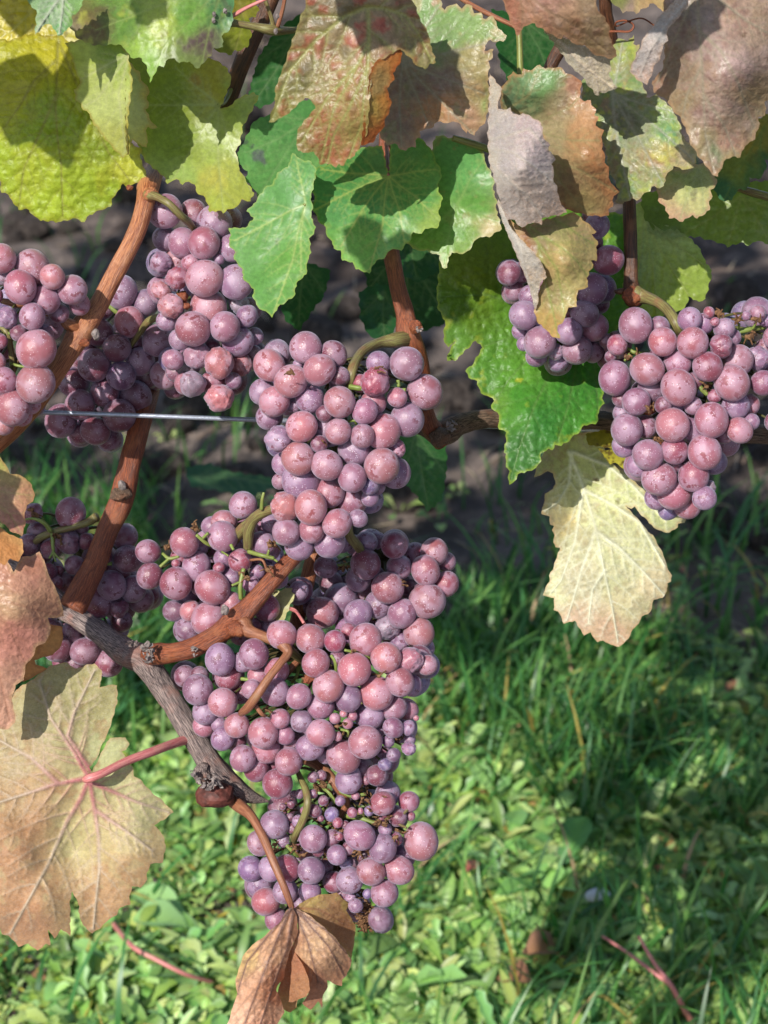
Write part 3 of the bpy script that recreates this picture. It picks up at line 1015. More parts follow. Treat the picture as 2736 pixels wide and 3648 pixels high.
rw = random.Random(21)
WG = [(146, 182, 114), (126, 166, 100), (164, 194, 136), (110, 152, 92), (170, 194, 128), (134, 168, 90)]
def join_at(tpl, N, dens, yr, seed, zl=0.0):
    """N copies of the template plants, turned, scaled and set on the soil, as one mesh"""
    r = np.random.default_rng(seed); V = []; F = []; C = []; off = 0; n = 0; tries = 0
    while n < N and tries < N * 12:
        tries += 1
        y = r.uniform(*yr); x = r.uniform(-1, 1) * (.20 * y + .1)
        if r.random() > dens(np.array([x]), np.array([y]))[0]: continue
        v, f, c = tpl[r.integers(len(tpl))]
        a = r.uniform(0, 6.283); sc = r.uniform(.65, 1.25); ca, sa = math.cos(a) * sc, math.sin(a) * sc
        z = float(soil_z(np.array([x]), np.array([y]))[0])
        V.append(np.stack([v[:, 0] * ca - v[:, 1] * sa + x, v[:, 0] * sa + v[:, 1] * ca + y, v[:, 2] * sc + z + r.uniform(0, zl)], 1))
        C.append(c * r.uniform(.7, 1.3) * np.array((r.uniform(.85, 1.2), 1, r.uniform(.8, 1.15)))); F.append(f + off); off += len(v); n += 1
    return np.concatenate(V), np.concatenate(F).tolist(), np.concatenate(C)


def tpl_plant(shape, n, L, W, rgbs, tilt):
    v, f, c = joinc(rosette(0.0, 0.0, n, L, W, rgbs, shape, rw, tilt))
    return v - np.array((0, 0, float(soil_z(np.zeros(1), np.zeros(1))[0]))), np.array(f), c


def weed_d(x, y):
    e = 1 - sstep(1.36, 1.80, y + .5 * (fbm(x * 2.6, y * 2.6, 63) - .5))
    return (e * .97 + .025 * (y < 2.4)) * (fbm(x * 6.0, y * 6.0, 91, 2) > .29)


TPL = []
WY = [(186, 178, 92), (170, 150, 96), (176, 120, 100)]
for i in range(10): TPL.append(tpl_plant('spoon', rw.randint(4, 7), .031, .0115, WG, (.4, 1.25)))
for i in range(8): TPL.append(tpl_plant('lance', rw.randint(4, 7), .038, .0085, WG, (.3, 1.1)))
for i in range(8): TPL.append(tpl_plant('tooth', rw.randint(5, 8), .036, .0105, WG, (.3, 1.1)))
for i in range(8): TPL.append(tpl_plant('round', rw.randint(3, 5), .020, .011, WG, (.6, 1.3)))
for i in range(4): TPL.append(tpl_plant('spoon', rw.randint(3, 5), .040, .018, WG, (.3, 1.0)))
for i in range(3): TPL.append(tpl_plant('lance', rw.randint(2, 4), .045, .014, WY, (.1, .5)))
TINY = [tpl_plant('round', rw.randint(4, 7), .012, .008, WG, (.2, 1.0)) for i in range(6)] + [tpl_plant('lance', rw.randint(4, 8), .018, .0035, WG, (.3, 1.2)) for i in range(6)]
TINY += [tpl_plant('lance', 3, .022, .004, WY, (.0, .5)) for i in range(3)]
v, f, c = join_at(TINY, 3000, lambda x, y: weed_d(x, y) * 0 + (1 - sstep(1.4, 1.85, y)), (1.06, 1.9), 78, .006)
link('low_cover', mk_mesh('low_cover', v, f, [M_WEED], c), None, 'fine moss-like seedlings close to the soil between the weeds', 'stuff')
v, f, c = join_at(TPL, 3000, weed_d, (1.06, 2.3), 77, .012)
link('weed_cover', mk_mesh('weed_cover', v, f, [M_WEED], c), None, 'low broad-leaved weeds covering the ground in front', 'stuff')


def ground_at(px, py):
    u = (px - 1368.0) / FPX; v_ = (1824.0 - py) / FPX
    d = RGT * u + UPV * v_ + FWD
    t = CAM_H / -d[2]
    p = CAMP + d * t
    return float(p[0]), float(p[1])


def weed(px, py, n, L, W, shape, rgbs, label, name, cat='weed', tilt=(.3, .9)):
    x, y = ground_at(px, py)
    z = float(soil_z(np.array([x]), np.array([y]))[0])
    root = thing(name, (x, y, z), label, cat)
    for (v, f, c) in rosette(x, y, n, L, W, rgbs, shape, rw, tilt):
        link('leaf', mk_mesh('leaf', v, f, [M_WEED], c), root)
    return root


weed(760, 3330, 5, .085, .036, 'spoon', [(150, 190, 130), (128, 174, 108)], 'broad pale green weed on the ground just right of the largest tan leaf', 'plantain_weed')
weed(1990, 3150, 6, .07, .028, 'spoon', [(116, 164, 92), (98, 148, 84)], 'broad-leaved weed on the sunny ground right of the lowest grape bunch', 'plantain_weed')
weed(1330, 3560, 7, .085, .024, 'tooth', [(120, 172, 100), (138, 182, 112)], 'jagged-leaved dandelion just right of the papery brown leaf', 'dandelion')
weed(2480, 3420, 7, .06, .03, 'spoon', [(124, 176, 100), (142, 184, 112)], 'rounded bright green weed near the bottom right corner', 'plantain_weed')
weed(2240, 2860, 5, .07, .028, 'round', [(78, 132, 72), (92, 146, 84)], 'dark green round-leaved weed in the shade right of centre', 'round_leaved_weed')

# the runner, red stems, fallen leaves and pale stone on the ground
def ground_tube(pts, r0, r1, mat, name, label, cat, lift=.02):
    P = []
    for px, py, h in pts:
        u = (px - 1368.0) / FPX; v_ = (1824.0 - py) / FPX
        d = RGT * u + UPV * v_ + FWD
        P.append(CAMP + d * ((CAM_H - h) / -d[2]))
    Q = catmull(np.array(P), 8)
    v, f, u_ = sweep(Q, np.linspace(r0, r1, len(Q)), 7)
    o = link(name, mk_mesh(name, v, f, [mat], None, u_), None, label)
    o['category'] = cat
    return o


ground_tube([(395, 3280, .02), (470, 3370, .05), (560, 3420, .05), (660, 3470, .04), (760, 3500, .015)], .0022, .0017, M_PINK, 'fallen_petiole', 'thin pink fallen stalk lying in the weeds under the tan leaf', 'stalk')
rs = ground_tube([(2500, 3690, .0), (2440, 3600, .05), (2390, 3510, .08), (2330, 3430, .09), (2275, 3335, .10)], .0028, .0012, M_PINK, 'red_stem', 'pinkish red forked stem rising from weeds, bottom right', 'stem')
P = []
for px, py, h in [(2390, 3510, .08), (2310, 3450, .085), (2230, 3390, .08), (2145, 3335, .07)]:
    u = (px - 1368.0) / FPX; v_ = (1824.0 - py) / FPX
    d = RGT * u + UPV * v_ + FWD
    P.append(CAMP + d * ((CAM_H - h) / -d[2]))
v, f, u_ = sweep(catmull(np.array(P), 6), np.linspace(.0018, .001, 19), 7)
sublink('branch', mk_mesh('branch', v, f, [M_PINK], None, u_), rs)

for (px, py, L, W, az, rgb, lab) in ((1860, 3500, .05, .038, .4, (176, 130, 104), 'tan fallen leaf, the larger of two on the bare patch'),
                                     (1890, 3600, .034, .03, 2.6, (166, 118, 92), 'small reddish brown fallen leaf beside the larger tan one'),
                                     (1655, 3215, .03, .012, 1.1, (190, 110, 100), 'narrow pink fallen leaf right of the lowest bunch')):
    x, y = ground_at(px, py)
    v, f, c = weed_leaf((x, y, .03), az, L, W, .1, rgb, rw, 'lance')
    o = link('fallen_leaf', mk_mesh('fallen_leaf', v, f, [M_STRAW], c), None, lab); o['category'] = 'fallen leaf'
x, y = ground_at(2120, 3280)
M_STONE = plain_mat('pale stone', (214, 218, 228), .6, .3, 0, .12, 200, .7)
o = link('pebble', lump('pebble', (x, y, .028), .0085, M_STONE, 5, .3, 1.0, (1.2, .8, .7), 2, None, True), None, 'small white pebble among the weeds in the lower right'); o['category'] = 'pebble'
# ------------------------------------------------------------------ the two vines: wood
vine_l = thing('grapevine', tuple(PT(300, 2400, 30)), 'grapevine with a weathered grey arm ending in a split tip and orange-brown canes, left', 'grapevine', 'grapevines trained on the wire')
vine_r = thing('grapevine', tuple(PT(1900, 1540, 45)), 'grapevine with a brown horizontal arm along the wire and dark upright canes, right', 'grapevine', 'grapevines trained on the wire')

# wire
w_ = link('wire', tube_mesh('wire', cv('S', [(-900, 1448, 25, 8.5), (110, 1468, 25, 8.5), (950, 1497, 34, 8.5), (1500, 1512, 62, 8.5), (2200, 1532, 66, 8.5), (2740, 1545, 70, 8.5), (3700, 1570, 70, 8.5)]), M_WIRE, seg=8, rough=.01), None,
          'grey metal trellis wire stretched level behind the middle grape bunch')
w_['category'] = 'wire'

# left vine
old = cane(vine_l, 'old_arm', '7', [(-420, 330, 40, 66), (60, 520, 32, 66), (330, 735, 24, 70), (560, 900, 20, 66), (760, 1040, 18, 84), (850, 1080, 16, 84), (960, 1240, 16, 70), (1090, 1440, 14, 70),
           (1210, 1640, 12, 72), (1285, 1745, 10, 74), (1400, 1850, 12, 62), (1500, 1895, 14, 34), (1590, 1917, 16, 5)], M_OLD, 'weathered grey old arm with split bark and a broken tip', seg=26, n=10, rough=.1, ridge=.16, nr=11)
cane(vine_l, 'cane', '4', [(1010, -560, 34, 50), (925, -340, 26, 52), (878, -230, 4, 66), (855, -120, -5, 54), (800, 60, -6, 54), (680, 290, -8, 55), (570, 500, -10, 58), (490, 610, -12, 76), (420, 730, -14, 66), (330, 870, -14, 60),
     (200, 1060, -10, 62), (30, 1240, 0, 64), (-200, 1430, 10, 66)], M_CANE, 'orange-brown cane with a swollen node, lit by the sun', seg=16, rough=.04, ridge=.03)
cane(vine_l, 'cane', '4', [(960, 620, 100, 50), (890, 960, 84, 58), (850, 1110, 56, 62), (770, 1400, 38, 66), (715, 1640, 36, 74), (640, 1800, 34, 66), (560, 2010, 30, 70), (470, 2190, 24, 80), (420, 2280, 20, 84)], M_CANE_D, 'shaded cane rising behind the wire', seg=14, rough=.06, ridge=.03)
cane(vine_l, 'cane', '7', [(880, 1050, 12, 60), (935, 1045, 6, 66), (1030, 1035, 2, 58), (1150, 1005, 0, 60), (1290, 925, -1, 62), (1390, 850, -2, 76), (1470, 770, -2, 62), (1600, 620, 0, 54), (1780, 420, 8, 50), (1920, 250, 20, 46), (2010, 60, 34, 42)], M_CANE_D, 'branching brown cane growing from the grey arm', seg=14, rough=.06, ridge=.04)
cane(vine_l, 'cane', '8', [(1010, -400, 44, 40), (930, -80, 50, 42), (870, 90, 52, 44), (800, 360, 52, 46), (750, 560, 54, 44), (700, 740, 58, 40)], M_CANE, 'orange cane passing behind the middle bunches', seg=12, rough=.05, ridge=.03)
cane(vine_l, 'cane', '1', [(1640, -120, 30, 52), (1570, 60, 32, 52), (1440, 350, 34, 52), (1330, 640, 38, 50), (1240, 840, 44, 46)], M_CANE_K, 'dark brown cane behind the yellow-green leaves', seg=12, rough=.05, ridge=.03)
sp = cane(vine_l, 'spur', '4', [(470, 620, -14, 40), (400, 585, -18, 36), (370, 560, -18, 28), (300, 530, -14, 22), (200, 500, -8, 18)], M_CANE, None, seg=10, rough=.08)
# buds, scars and flaking bark
def bud(parent, key, x, y, dz, r, mat, seed, sc=(1, 1, 1.4), label=None, name='bud', amp=.6):
    (px, py), = cv(key, [(x, y)])
    p = PT(px, py, dz)
    rm = r * CROPS[key][2] * (float(dref(py)) + dz * .001) / FPX
    return link(name, lump(name, p, rm, mat, seed, amp, 1.8, sc, 2), parent, label)


bud(vine_l, '4', 565, 650, -24, 22, M_FLAKE, 2)
bud(vine_l, '4', 500, 695, -22, 26, M_CANE_D, 3, (1.3, 1, .8))
bud(vine_l, '4', 720, 1545, 28, 22, M_FLAKE, 4)
bud(vine_l, '4', 715, 1600, 28, 48, M_CORD, 5, (1.3, .8, .7))
bud(vine_l, '1', 765, 1108, -6, 20, M_CANE_D, 6, (1, 1, .8))
bud(vine_l, '1', 890, 1150, -8, 44, M_CANE, 61, (1, 1, 1.0), None, 'node', .3)
bud(vine_l, '7', 1330, 785, -12, 26, M_FLAKE, 7)
bud(vine_l, '7', 1400, 890, -8, 60, M_CANE_D, 71, (1, 1, .9), None, 'node', .35)


def flakes(parent, key, x, y, dz, rx, ry, n, size, seed, mat=None):
    size *= .36; rx *= .8; ry *= .8; n = int(n * 1.4)
    r = random.Random(seed); V = []; F = []
    for i in range(n):
        a = r.uniform(0, 6.28); q = math.sqrt(r.random())
        (px, py), = cv(key, [(x + rx * q * math.cos(a), y + ry * q * math.sin(a))])
        c = PT(px, py, dz + r.uniform(-7, 2))
        b = len(V); s = size * r.uniform(.5, 1.3) * .001
        d1 = np.array((r.uniform(-1, 1), r.uniform(-1, .3), r.uniform(-1, 1))); d1 /= np.linalg.norm(d1)
        d2 = np.cross(d1, np.array((r.uniform(-1, 1), r.uniform(-1, 1), r.uniform(-1, 1)))); d2 /= np.linalg.norm(d2) + 1e-6
        d3 = np.cross(d1, d2)
        pts = [(-1, -.4, 0), (-.3, -.6, .3), (.5, -.5, .1), (1.1, .1, .5), (.4, .6, .2), (-.4, .5, .4), (-1.0, .3, -.1)]
        for (u, v, w) in pts: V.append(c + d1 * u * s + d2 * v * s + d3 * w * s)
        for (u, v, w) in pts: V.append(c + d1 * u * s + d2 * v * s + d3 * (w * s + s * .18))
        F += [tuple(b + k for k in range(7)), tuple(b + 13 - k for k in range(7))]
        F += [(b + k, b + k + 7, b + (k + 1) % 7 + 7, b + (k + 1) % 7) for k in range(7)]
    V = np.array(V)
    return link('bark_flakes', mk_mesh('bark_flakes', V, F, [mat or M_FLAKE], None, V * 1000, False), parent, None, 'stuff')


flakes(vine_l, '7', 872, 1040, -2, 46, 70, 22, 4.2, 5)
flakes(vine_l, '7', 1150, 1030, -8, 22, 30, 7, 3.0, 6)
flakes(vine_l, '7', 790, 985, 2, 60, 20, 9, 3.4, 16, M_OLD)
flakes(vine_l, '9', 1240, 480, -6, 90, 60, 22, 4.0, 7)
flakes(vine_l, '9', 1150, 430, -2, 25, 40, 7, 3.0, 9)
bud(vine_l, '9', 1200, 430, 4, 66, M_OLD, 8, (.8, .8, 1.1), None, 'bark_scar')
bud(vine_l, '9', 1268, 548, -2, 112, M_BUD, 31, (1.02, .85, .72), 'dark red-brown swollen bud under the broken tip', 'bud', .22)

# right vine
cane(vine_r, 'cane', '2', [(800, 500, 46, 40), (790, 860, 40, 46), (795, 1000, 36, 48), (800, 1350, 30, 50), (850, 1659, 26, 50), (900, 1850, 22, 56), (925, 2000, 20, 74), (985, 2150, 26, 60), (1010, 2400, 36, 56), (1050, 2520, 40, 60), (1130, 2600, 44, 72)], M_CANE_D, 'upright reddish-brown cane behind the green leaves', seg=14, rough=.05, ridge=.03)
cane(vine_r, 'arm', '5', [(1150, 700, 60, 40), (1290, 730, 46, 78), (1380, 690, 46, 66), (1500, 655, 50, 56), (1640, 650, 56, 56), (1900, 660, 60, 58), (2200, 660, 58, 56), (2500, 700, 60, 56), (2900, 730, 62, 58), (3800, 760, 62, 58)], M_CORD, 'horizontal brown woody arm tied along the wire', seg=20, rough=.14, ridge=.14, nr=9)
bud(vine_r, '5', 1275, 760, 36, 66, M_CORD, 17, (1, 1, .8), None, 'stub', .8)
bud(vine_r, '5', 1130, 110, 10, 42, M_CANE_D, 18, (1, .8, 1), None, 'node', .5)
flakes(vine_r, '5', 1150, 120, 8, 20, 30, 5, 3.0, 12)
flakes(vine_r, '5', 1345, 690, 34, 40, 40, 9, 3.0, 13)
cane(vine_r, 'cane', '3', [(700, -120, 20, 38), (700, 60, 24, 38), (735, 230, 30, 38), (770, 600, 40, 40), (815, 900, 34, 40), (838, 1180, 20, 40), (848, 1500, 14, 42), (848, 1660, 12, 44), (862, 1750, 10, 60), (880, 1800, 12, 40)], M_CANE_K, 'dark upright cane in the right half, ending at a forked node', seg=14, rough=.06, ridge=.03)
bud(vine_r, '6', 862, 262, 6, 62, M_CANE_D, 19, (1.0, 1, .9), None, 'node', .3)
bud(vine_r, '6', 785, 228, 8, 24, M_CANE_K, 20, (1.2, 1, .8))
cane(vine_r, 'cane', '3', [(560, -150, 60, 40), (470, 200, 62, 44), (380, 380, 64, 40), (280, 640, 66, 40)], M_CANE_K, None, seg=10, rough=.05)
# shoot joints and tendrils along the top edge
cane(vine_l, 'shoot', '1', [(1270, -60, -30, 26), (1295, 40, -30, 26), (1310, 118, -30, 36), (1400, 140, -28, 22), (1520, 160, -26, 24), (1615, 178, -24, 32), (1720, 180, -14, 20), (1900, 160, 0, 18)], M_STALK, 'thin green-brown shoot with swollen joints at the top edge', seg=10, rough=.06)
cane(vine_l, 'tendril', '1', [(1050, -40, -32, 12), (1150, 40, -32, 14), (1225, 105, -31, 17), (1300, 118, -30, 20)], M_STALKB, None, seg=8)
cane(vine_l, 'tendril', '1', [(1330, 110, -30, 16), (1390, 85, -30, 13), (1460, 45, -32, 11), (1600, -20, -34, 10)], M_PINK, None, seg=8)
cane(vine_l, 'tendril', '1', [(1620, 170, -24, 16), (1600, 90, -26, 12), (1570, 10, -28, 12), (1540, -60, -28, 12)], M_STALK, None, seg=8)
cane(vine_l, 'tendril', '1', [(1640, 160, -24, 14), (1670, 60, -26, 12), (1690, -50, -28, 12)], M_STALKB, None, seg=8)
for i, (x, y) in enumerate(((1265, 85), (1330, 65), (1262, 120), (1640, 95), (1630, 185))):
    bud(vine_l, '1', x, y, -36, 12, M_FLAKE, 30 + i)
cane(vine_r, 'tendril', '3', [(690, 190, 6, 8), (760, 185, 4, 7), (840, 185, 2, 7), (865, 150, 2, 6), (820, 122, 4, 6), (765, 130, 6, 6), (765, 155, 8, 5), (850, 120, 8, 5), (920, 110, 10, 5), (1000, 160, 12, 4)], M_CANE_D, None, seg=6)
cane(vine_r, 'petiole', '3', [(150, -60, 30, 16), (185, 170, 30, 19), (195, 430, 26, 20), (190, 560, 20, 18)], M_PETG, None, seg=8)
cane(vine_r, 'petiole', '2', [(1180, -40, 60, 14), (1350, 60, 50, 16), (1560, 160, 40, 14)], M_STALKB, None, seg=8)
cane(vine_r, 'petiole', '2', [(1180, 815, 10, 20), (1300, 850, 10, 22), (1420, 890, 14, 22)], M_PETG, None, seg=8)
cane(vine_r, 'petiole', '3', [(1480, 1110, 50, 20), (1560, 1135, 46, 24), (1720, 1180, 40, 26)], M_STALK, None, seg=8)

# ------------------------------------------------------------------ leaves, left vine
YG, YG2, YEL, OLV = (186, 200, 66), (160, 178, 44), (222, 206, 60), (150, 156, 48)
GRN, GRN2, BLU = (104, 164, 76), (84, 148, 72), (92, 154, 92)
PALE = (198, 206, 140)

leaf(vine_l, 'yellow leaf with brown specks in the top left corner, behind the others', [M_GREEN],
     [panel('1', [(-200, -120), (640, -120), (640, 60), (600, 200), (460, 330), (430, 480), (300, 470), (-200, 480)], [(0, 0, 30), (600, 0, 26), (0, 400, 26)],
            [(100, 100, (206, 190, 52)), (400, 150, (196, 184, 50)), (560, 20, (180, 160, 60)), (100, 300, (226, 206, 66))],  # brightest yellow paints a sunlit strip into the leaf colour
            veins=[[(330, -100), (200, 60), (60, 190), (-150, 300)]], crinkle=.7, blister=.5, vcol=(196, 190, 110), vstr=.4, mott=[((120, 104, 40), 26, .66, .05, .7)], seed=101)])
leaf(vine_l, 'largest yellow-green leaf, puckered, filling the upper left', [M_CRINKLE],
     [panel('1', [(-200, 190), (60, 240), (200, 190), (300, 215), (345, 200), (400, 240), (470, 300), (560, 420), (640, 640), (740, 830), (840, 880), (830, 935), (868, 1040), (855, 1070), (800, 1080), (765, 1110), (728, 1085), (690, 1140),
             (662, 1175), (655, 1222), (600, 1240), (530, 1270), (500, 1312), (430, 1290), (360, 1312), (240, 1305), (205, 1280), (170, 1240), (110, 1240), (70, 1185), (50, 1150), (8, 1140), (-2, 1060), (-60, 1010), (-200, 960)],
            [(345, 210, 16), (0, 600, 8), (350, 700, -2), (350, 1250, 8), (800, 1000, 2), (-100, 950, 14), (600, 1150, 8)],
            [(300, 1150, (186, 206, 62)), (100, 1100, (180, 200, 60)), (600, 1150, (172, 196, 58)), (760, 1000, (208, 212, 74)), (300, 700, (150, 176, 46)), (80, 500, (186, 186, 50)), (300, 330, (200, 192, 52)), (600, 800, (152, 172, 56))],
            veins=[[(345, 205), (338, 400), (328, 640), (340, 820), (362, 980), (372, 1290)], [(340, 350), (200, 480), (120, 620), (20, 760), (-80, 860)], [(345, 240), (480, 560), (640, 900), (770, 1070)], [(335, 560), (230, 800), (140, 1000), (110, 1230)]],
            crinkle=1.15, blister=.75, cell=30, wav=2.2, vcol=(156, 150, 74), vstr=.55, edge=((150, 120, 50), 10, .5), mott=[((206, 204, 66), 90, .6, .1, .5), ((108, 110, 40), 18, .75, .04, .4)], seed=102, spread=52)])
leaf(vine_l, 'pale yellow-green leaf folded along its middle, sunlit, upper left', [M_GREEN, M_PALE],
     [panel('a', [(548, 365), (600, 345), (630, 355), (700, 300), (860, 280), (1000, 330), (1085, 455), (1095, 530), (1120, 700), (1090, 900), (1075, 1100), (1100, 1230), (1095, 1300), (1070, 1310), (1040, 1335), (960, 1260), (905, 1195), (860, 1140), (830, 1090), (795, 1060), (765, 1000), (755, 960), (700, 930), (685, 880), (640, 850), (625, 760), (680, 700), (640, 600), (600, 470)],
            [(560, 370, -10), (1085, 470, -26), (1060, 900, -36), (700, 900, -14), (1050, 1300, -24), (640, 780, -10)],
            [(800, 600, (196, 208, 112)), (900, 900, (206, 216, 134)), (1000, 1200, (212, 216, 120)), (700, 480, (180, 196, 84)), (950, 420, (150, 176, 74))],  # darker green at the top paints in the shadow of the leaf above
            veins=[[(1090, 455), (900, 550), (690, 670)], [(1090, 470), (1000, 800), (1060, 1280)], [(1080, 470), (820, 840), (700, 900)]], crinkle=.45, blister=.25, wav=2.0, vcol=(214, 216, 160), vstr=.45, edge=((190, 160, 60), 9, .6), seed=103, teeth=(8, 40)),
      panel('a', [(1095, 520), (1130, 570), (1185, 610), (1185, 650), (1215, 700), (1250, 735), (1262, 775), (1240, 840), (1258, 890), (1250, 915), (1225, 925), (1258, 965), (1260, 1000), (1330, 1078), (1300, 1090), (1250, 1070), (1230, 1100), (1245, 1150), (1240, 1245), (1200, 1235), (1150, 1205), (1118, 1180), (1100, 1240), (1095, 1300), (1070, 1310), (1060, 1100), (1058, 960), (1060, 760), (1070, 600)],
            [(1090, 530, -26), (1060, 900, -36), (1240, 760, -4), (1300, 1080, -2), (1080, 1300, -25), (1230, 1230, -14)],
            [(1120, 700, (180, 196, 124)), (1160, 900, (206, 212, 150)), (1240, 760, (224, 206, 100)), (1200, 1200, (220, 214, 110)), (1100, 1200, (200, 206, 130))],
            mat=1, veins=[[(1095, 530), (1130, 900), (1100, 1250)]], under=True, crinkle=.3, blister=.2, wav=1.4, edge=((206, 170, 60), 10, .7), seed=104, spread=30, teeth=(7, 34))])
leaf(vine_l, 'green leaf with a painted sunlit yellow part and a dark purple patch hanging from the top edge', [M_GREEN],
     [panel('1', [(430, -120), (1420, -120), (1380, 40), (1370, 150), (1345, 190), (1310, 215), (1320, 278), (1265, 282), (1248, 330), (1205, 370), (1180, 402), (1150, 398), (1120, 362), (1060, 372), (1030, 345), (995, 345), (968, 395), (940, 388), (905, 450), (888, 490), (870, 400), (838, 345), (772, 340), (740, 290), (700, 262), (560, 270), (460, 230), (410, 150)],
            [(800, -100, -36), (500, 150, -24), (1000, 250, -40), (1300, 150, -34), (890, 480, -42)],
            [(900, 230, (160, 196, 78)), (960, 150, (190, 208, 84)), (700, 120, (110, 152, 64)), (520, 190, (132, 112, 74)), (1100, 100, (128, 178, 76)), (1180, 260, (116, 96, 92)), (1330, 80, (88, 148, 92)), (880, 440, (150, 196, 74)), (1060, 320, (130, 150, 76))],  # yellowish middle painted as sunlit, dull left end painted as shaded
            veins=[[(1320, -100), (1180, 60), (980, 260), (890, 470)], [(1320, -80), (1250, 120), (1190, 380)], [(1300, -100), (950, 30), (560, 180)]], crinkle=.4, blister=.2, vcol=(170, 190, 110), vstr=.4, seed=105,
            mott=[((206, 210, 90), 50, .66, .06, .55), ((104, 84, 64), 34, .70, .04, .6)], spots=[(600, 140, 110, (126, 100, 74), .45), (1180, 270, 80, (112, 90, 92), .6)])])
leaf(vine_l, 'small grey-green leaf hanging point down at the top left edge', [M_PALE],
     [panel('1', [(150, -60), (520, -60), (470, 60), (428, 90), (425, 150), (400, 165), (372, 205), (340, 210), (325, 178), (290, 140), (250, 160), (207, 205), (212, 100), (215, 60), (170, 20)],
            [(300, -50, -50), (210, 200, -66), (350, 200, -60), (450, 50, -52)], [(300, 80, (140, 176, 122)), (340, 170, (96, 156, 84)), (420, 120, (140, 186, 84)), (220, 150, (160, 186, 130))],
            veins=[[(380, -50), (300, 60), (215, 190)], [(380, -50), (350, 200)]], under=True, crinkle=.6, vcol=(206, 212, 190), vstr=.7, seed=106)])
leaf(vine_l, 'yellow-green leaf right of the folded one, half sunlit with ragged lower lobes', [M_GREEN],
     [panel('1', [(720, 300), (950, 330), (1100, 350), (1250, 345), (1330, 390), (1362, 440), (1365, 485), (1335, 560), (1300, 640), (1345, 635), (1400, 585), (1440, 565), (1500, 545), (1528, 565), (1522, 590), (1490, 655), (1440, 735), (1425, 800), (1420, 855), (1388, 895), (1408, 930), (1408, 980), (1450, 1060), (1478, 1100), (1502, 1140), (1480, 1190), (1430, 1178), (1400, 1222), (1360, 1235), (1320, 1260), (1290, 1245), (1240, 1255), (1215, 1170), (1172, 1148), (1150, 1092), (1115, 1072), (1080, 1092), (1042, 1058), (990, 1087), (965, 1040), (890, 980), (850, 940), (815, 860), (790, 700), (700, 500)],
            [(1300, 630, 14), (800, 700, 8), (1350, 1250, -8), (1500, 560, 6), (1000, 1080, 0), (1500, 1130, 4)],
            [(1300, 900, (178, 198, 96)), (1380, 1100, (196, 206, 96)), (1050, 850, (148, 172, 62)), (1000, 550, (140, 160, 50)), (1240, 470, (186, 180, 74)), (1450, 600, (160, 184, 86)), (1050, 1060, (176, 204, 108)), (1290, 1080, (212, 208, 100)), (1250, 1230, (190, 206, 90))],  # sunlit right half and shaded left half put into the leaf colour
            J=(1295, 622), tips=[(1320, 1250), (1490, 1150), (1020, 1060), (830, 620), (1510, 560), (1040, 400)], crinkle=.4, blister=.18, wav=2.4, vcol=(188, 200, 128), vstr=.45, edge=((196, 186, 80), 8, .5), seed=107, spots=[(1150, 480, 40, (176, 140, 70), .7)])],
     ('1', [(1295, 622, 14, 12), (1330, 600, 24, 13), (1370, 520, 34, 14)], M_PETG))
leaf(vine_l, 'small yellowish leaf in front of the dark cane near the top', [M_GREEN],
     [panel('1', [(1380, -60), (1500, -20), (1532, 60), (1510, 100), (1470, 110), (1485, 220), (1462, 280), (1420, 300), (1390, 295), (1370, 325), (1300, 310), (1265, 290), (1240, 200), (1300, 60)], [(1400, 0, 10), (1350, 300, 14), (1500, 100, 16)],
            [(1450, 150, (168, 180, 60)), (1400, 40, (190, 180, 76)), (1330, 280, (140, 150, 60))], veins=[[(1400, -40), (1440, 120), (1390, 300)]], crinkle=.6, vcol=(190, 186, 110), vstr=.4, seed=108)])
leaf(vine_l, 'lower of two overlapping orange leaves at the left edge, coral red-brown and largest', [M_DRY],
     [panel('7', [(-150, 250), (0, 290), (45, 330), (60, 420), (45, 500), (80, 560), (130, 470), (180, 468), (232, 440), (262, 490), (275, 540), (300, 600), (330, 660), (350, 700), (365, 760), (380, 822), (320, 832), (285, 830), (298, 880), (295, 930), (270, 975), (212, 1005), (200, 1050), (180, 1082), (150, 1110), (140, 1200), (92, 1228), (70, 1320), (88, 1400), (90, 1450), (50, 1490), (-150, 1480)],
            [(0, 300, -56), (380, 820, -44), (100, 800, -70), (0, 1450, -52), (-100, 900, -60), (280, 900, -52)],
            [(150, 600, (216, 150, 116)), (100, 950, (222, 140, 118)), (300, 750, (220, 156, 112)), (60, 760, (206, 160, 112)), (20, 1300, (222, 160, 126)), (250, 480, (196, 124, 88))],
            veins=[[(-150, 700), (60, 740), (200, 780), (370, 820)], [(-120, 720), (60, 900), (150, 1100)], [(-100, 690), (100, 560), (230, 460)], [(-120, 760), (-20, 1100), (60, 1450)]], grey=.22, crinkle=.9, blister=.3, cell=26, wav=3.0, vcol=(190, 120, 84), vstr=.4, edge=((216, 172, 110), 12, .6), seed=109, teeth=(4, 60),
            mott=[((198, 110, 92), 60, .62, .1, .5), ((150, 96, 60), 14, .76, .03, .4)]),
      panel('7', [(140, 830), (370, 885), (372, 960), (360, 1000), (310, 1052), (260, 1062), (205, 1082), (212, 1105), (282, 1132), (200, 1180), (140, 1210), (60, 1150)], [(300, 900, -30), (200, 1100, -34), (360, 950, -24)],
            [(300, 980, (214, 160, 96)), (230, 1120, (206, 150, 90))], crinkle=.6, wav=1.5, edge=((160, 100, 60), 10, .5), seed=110, teeth=(3, 50), mott=[((170, 110, 66), 20, .7, .04, .5)])])
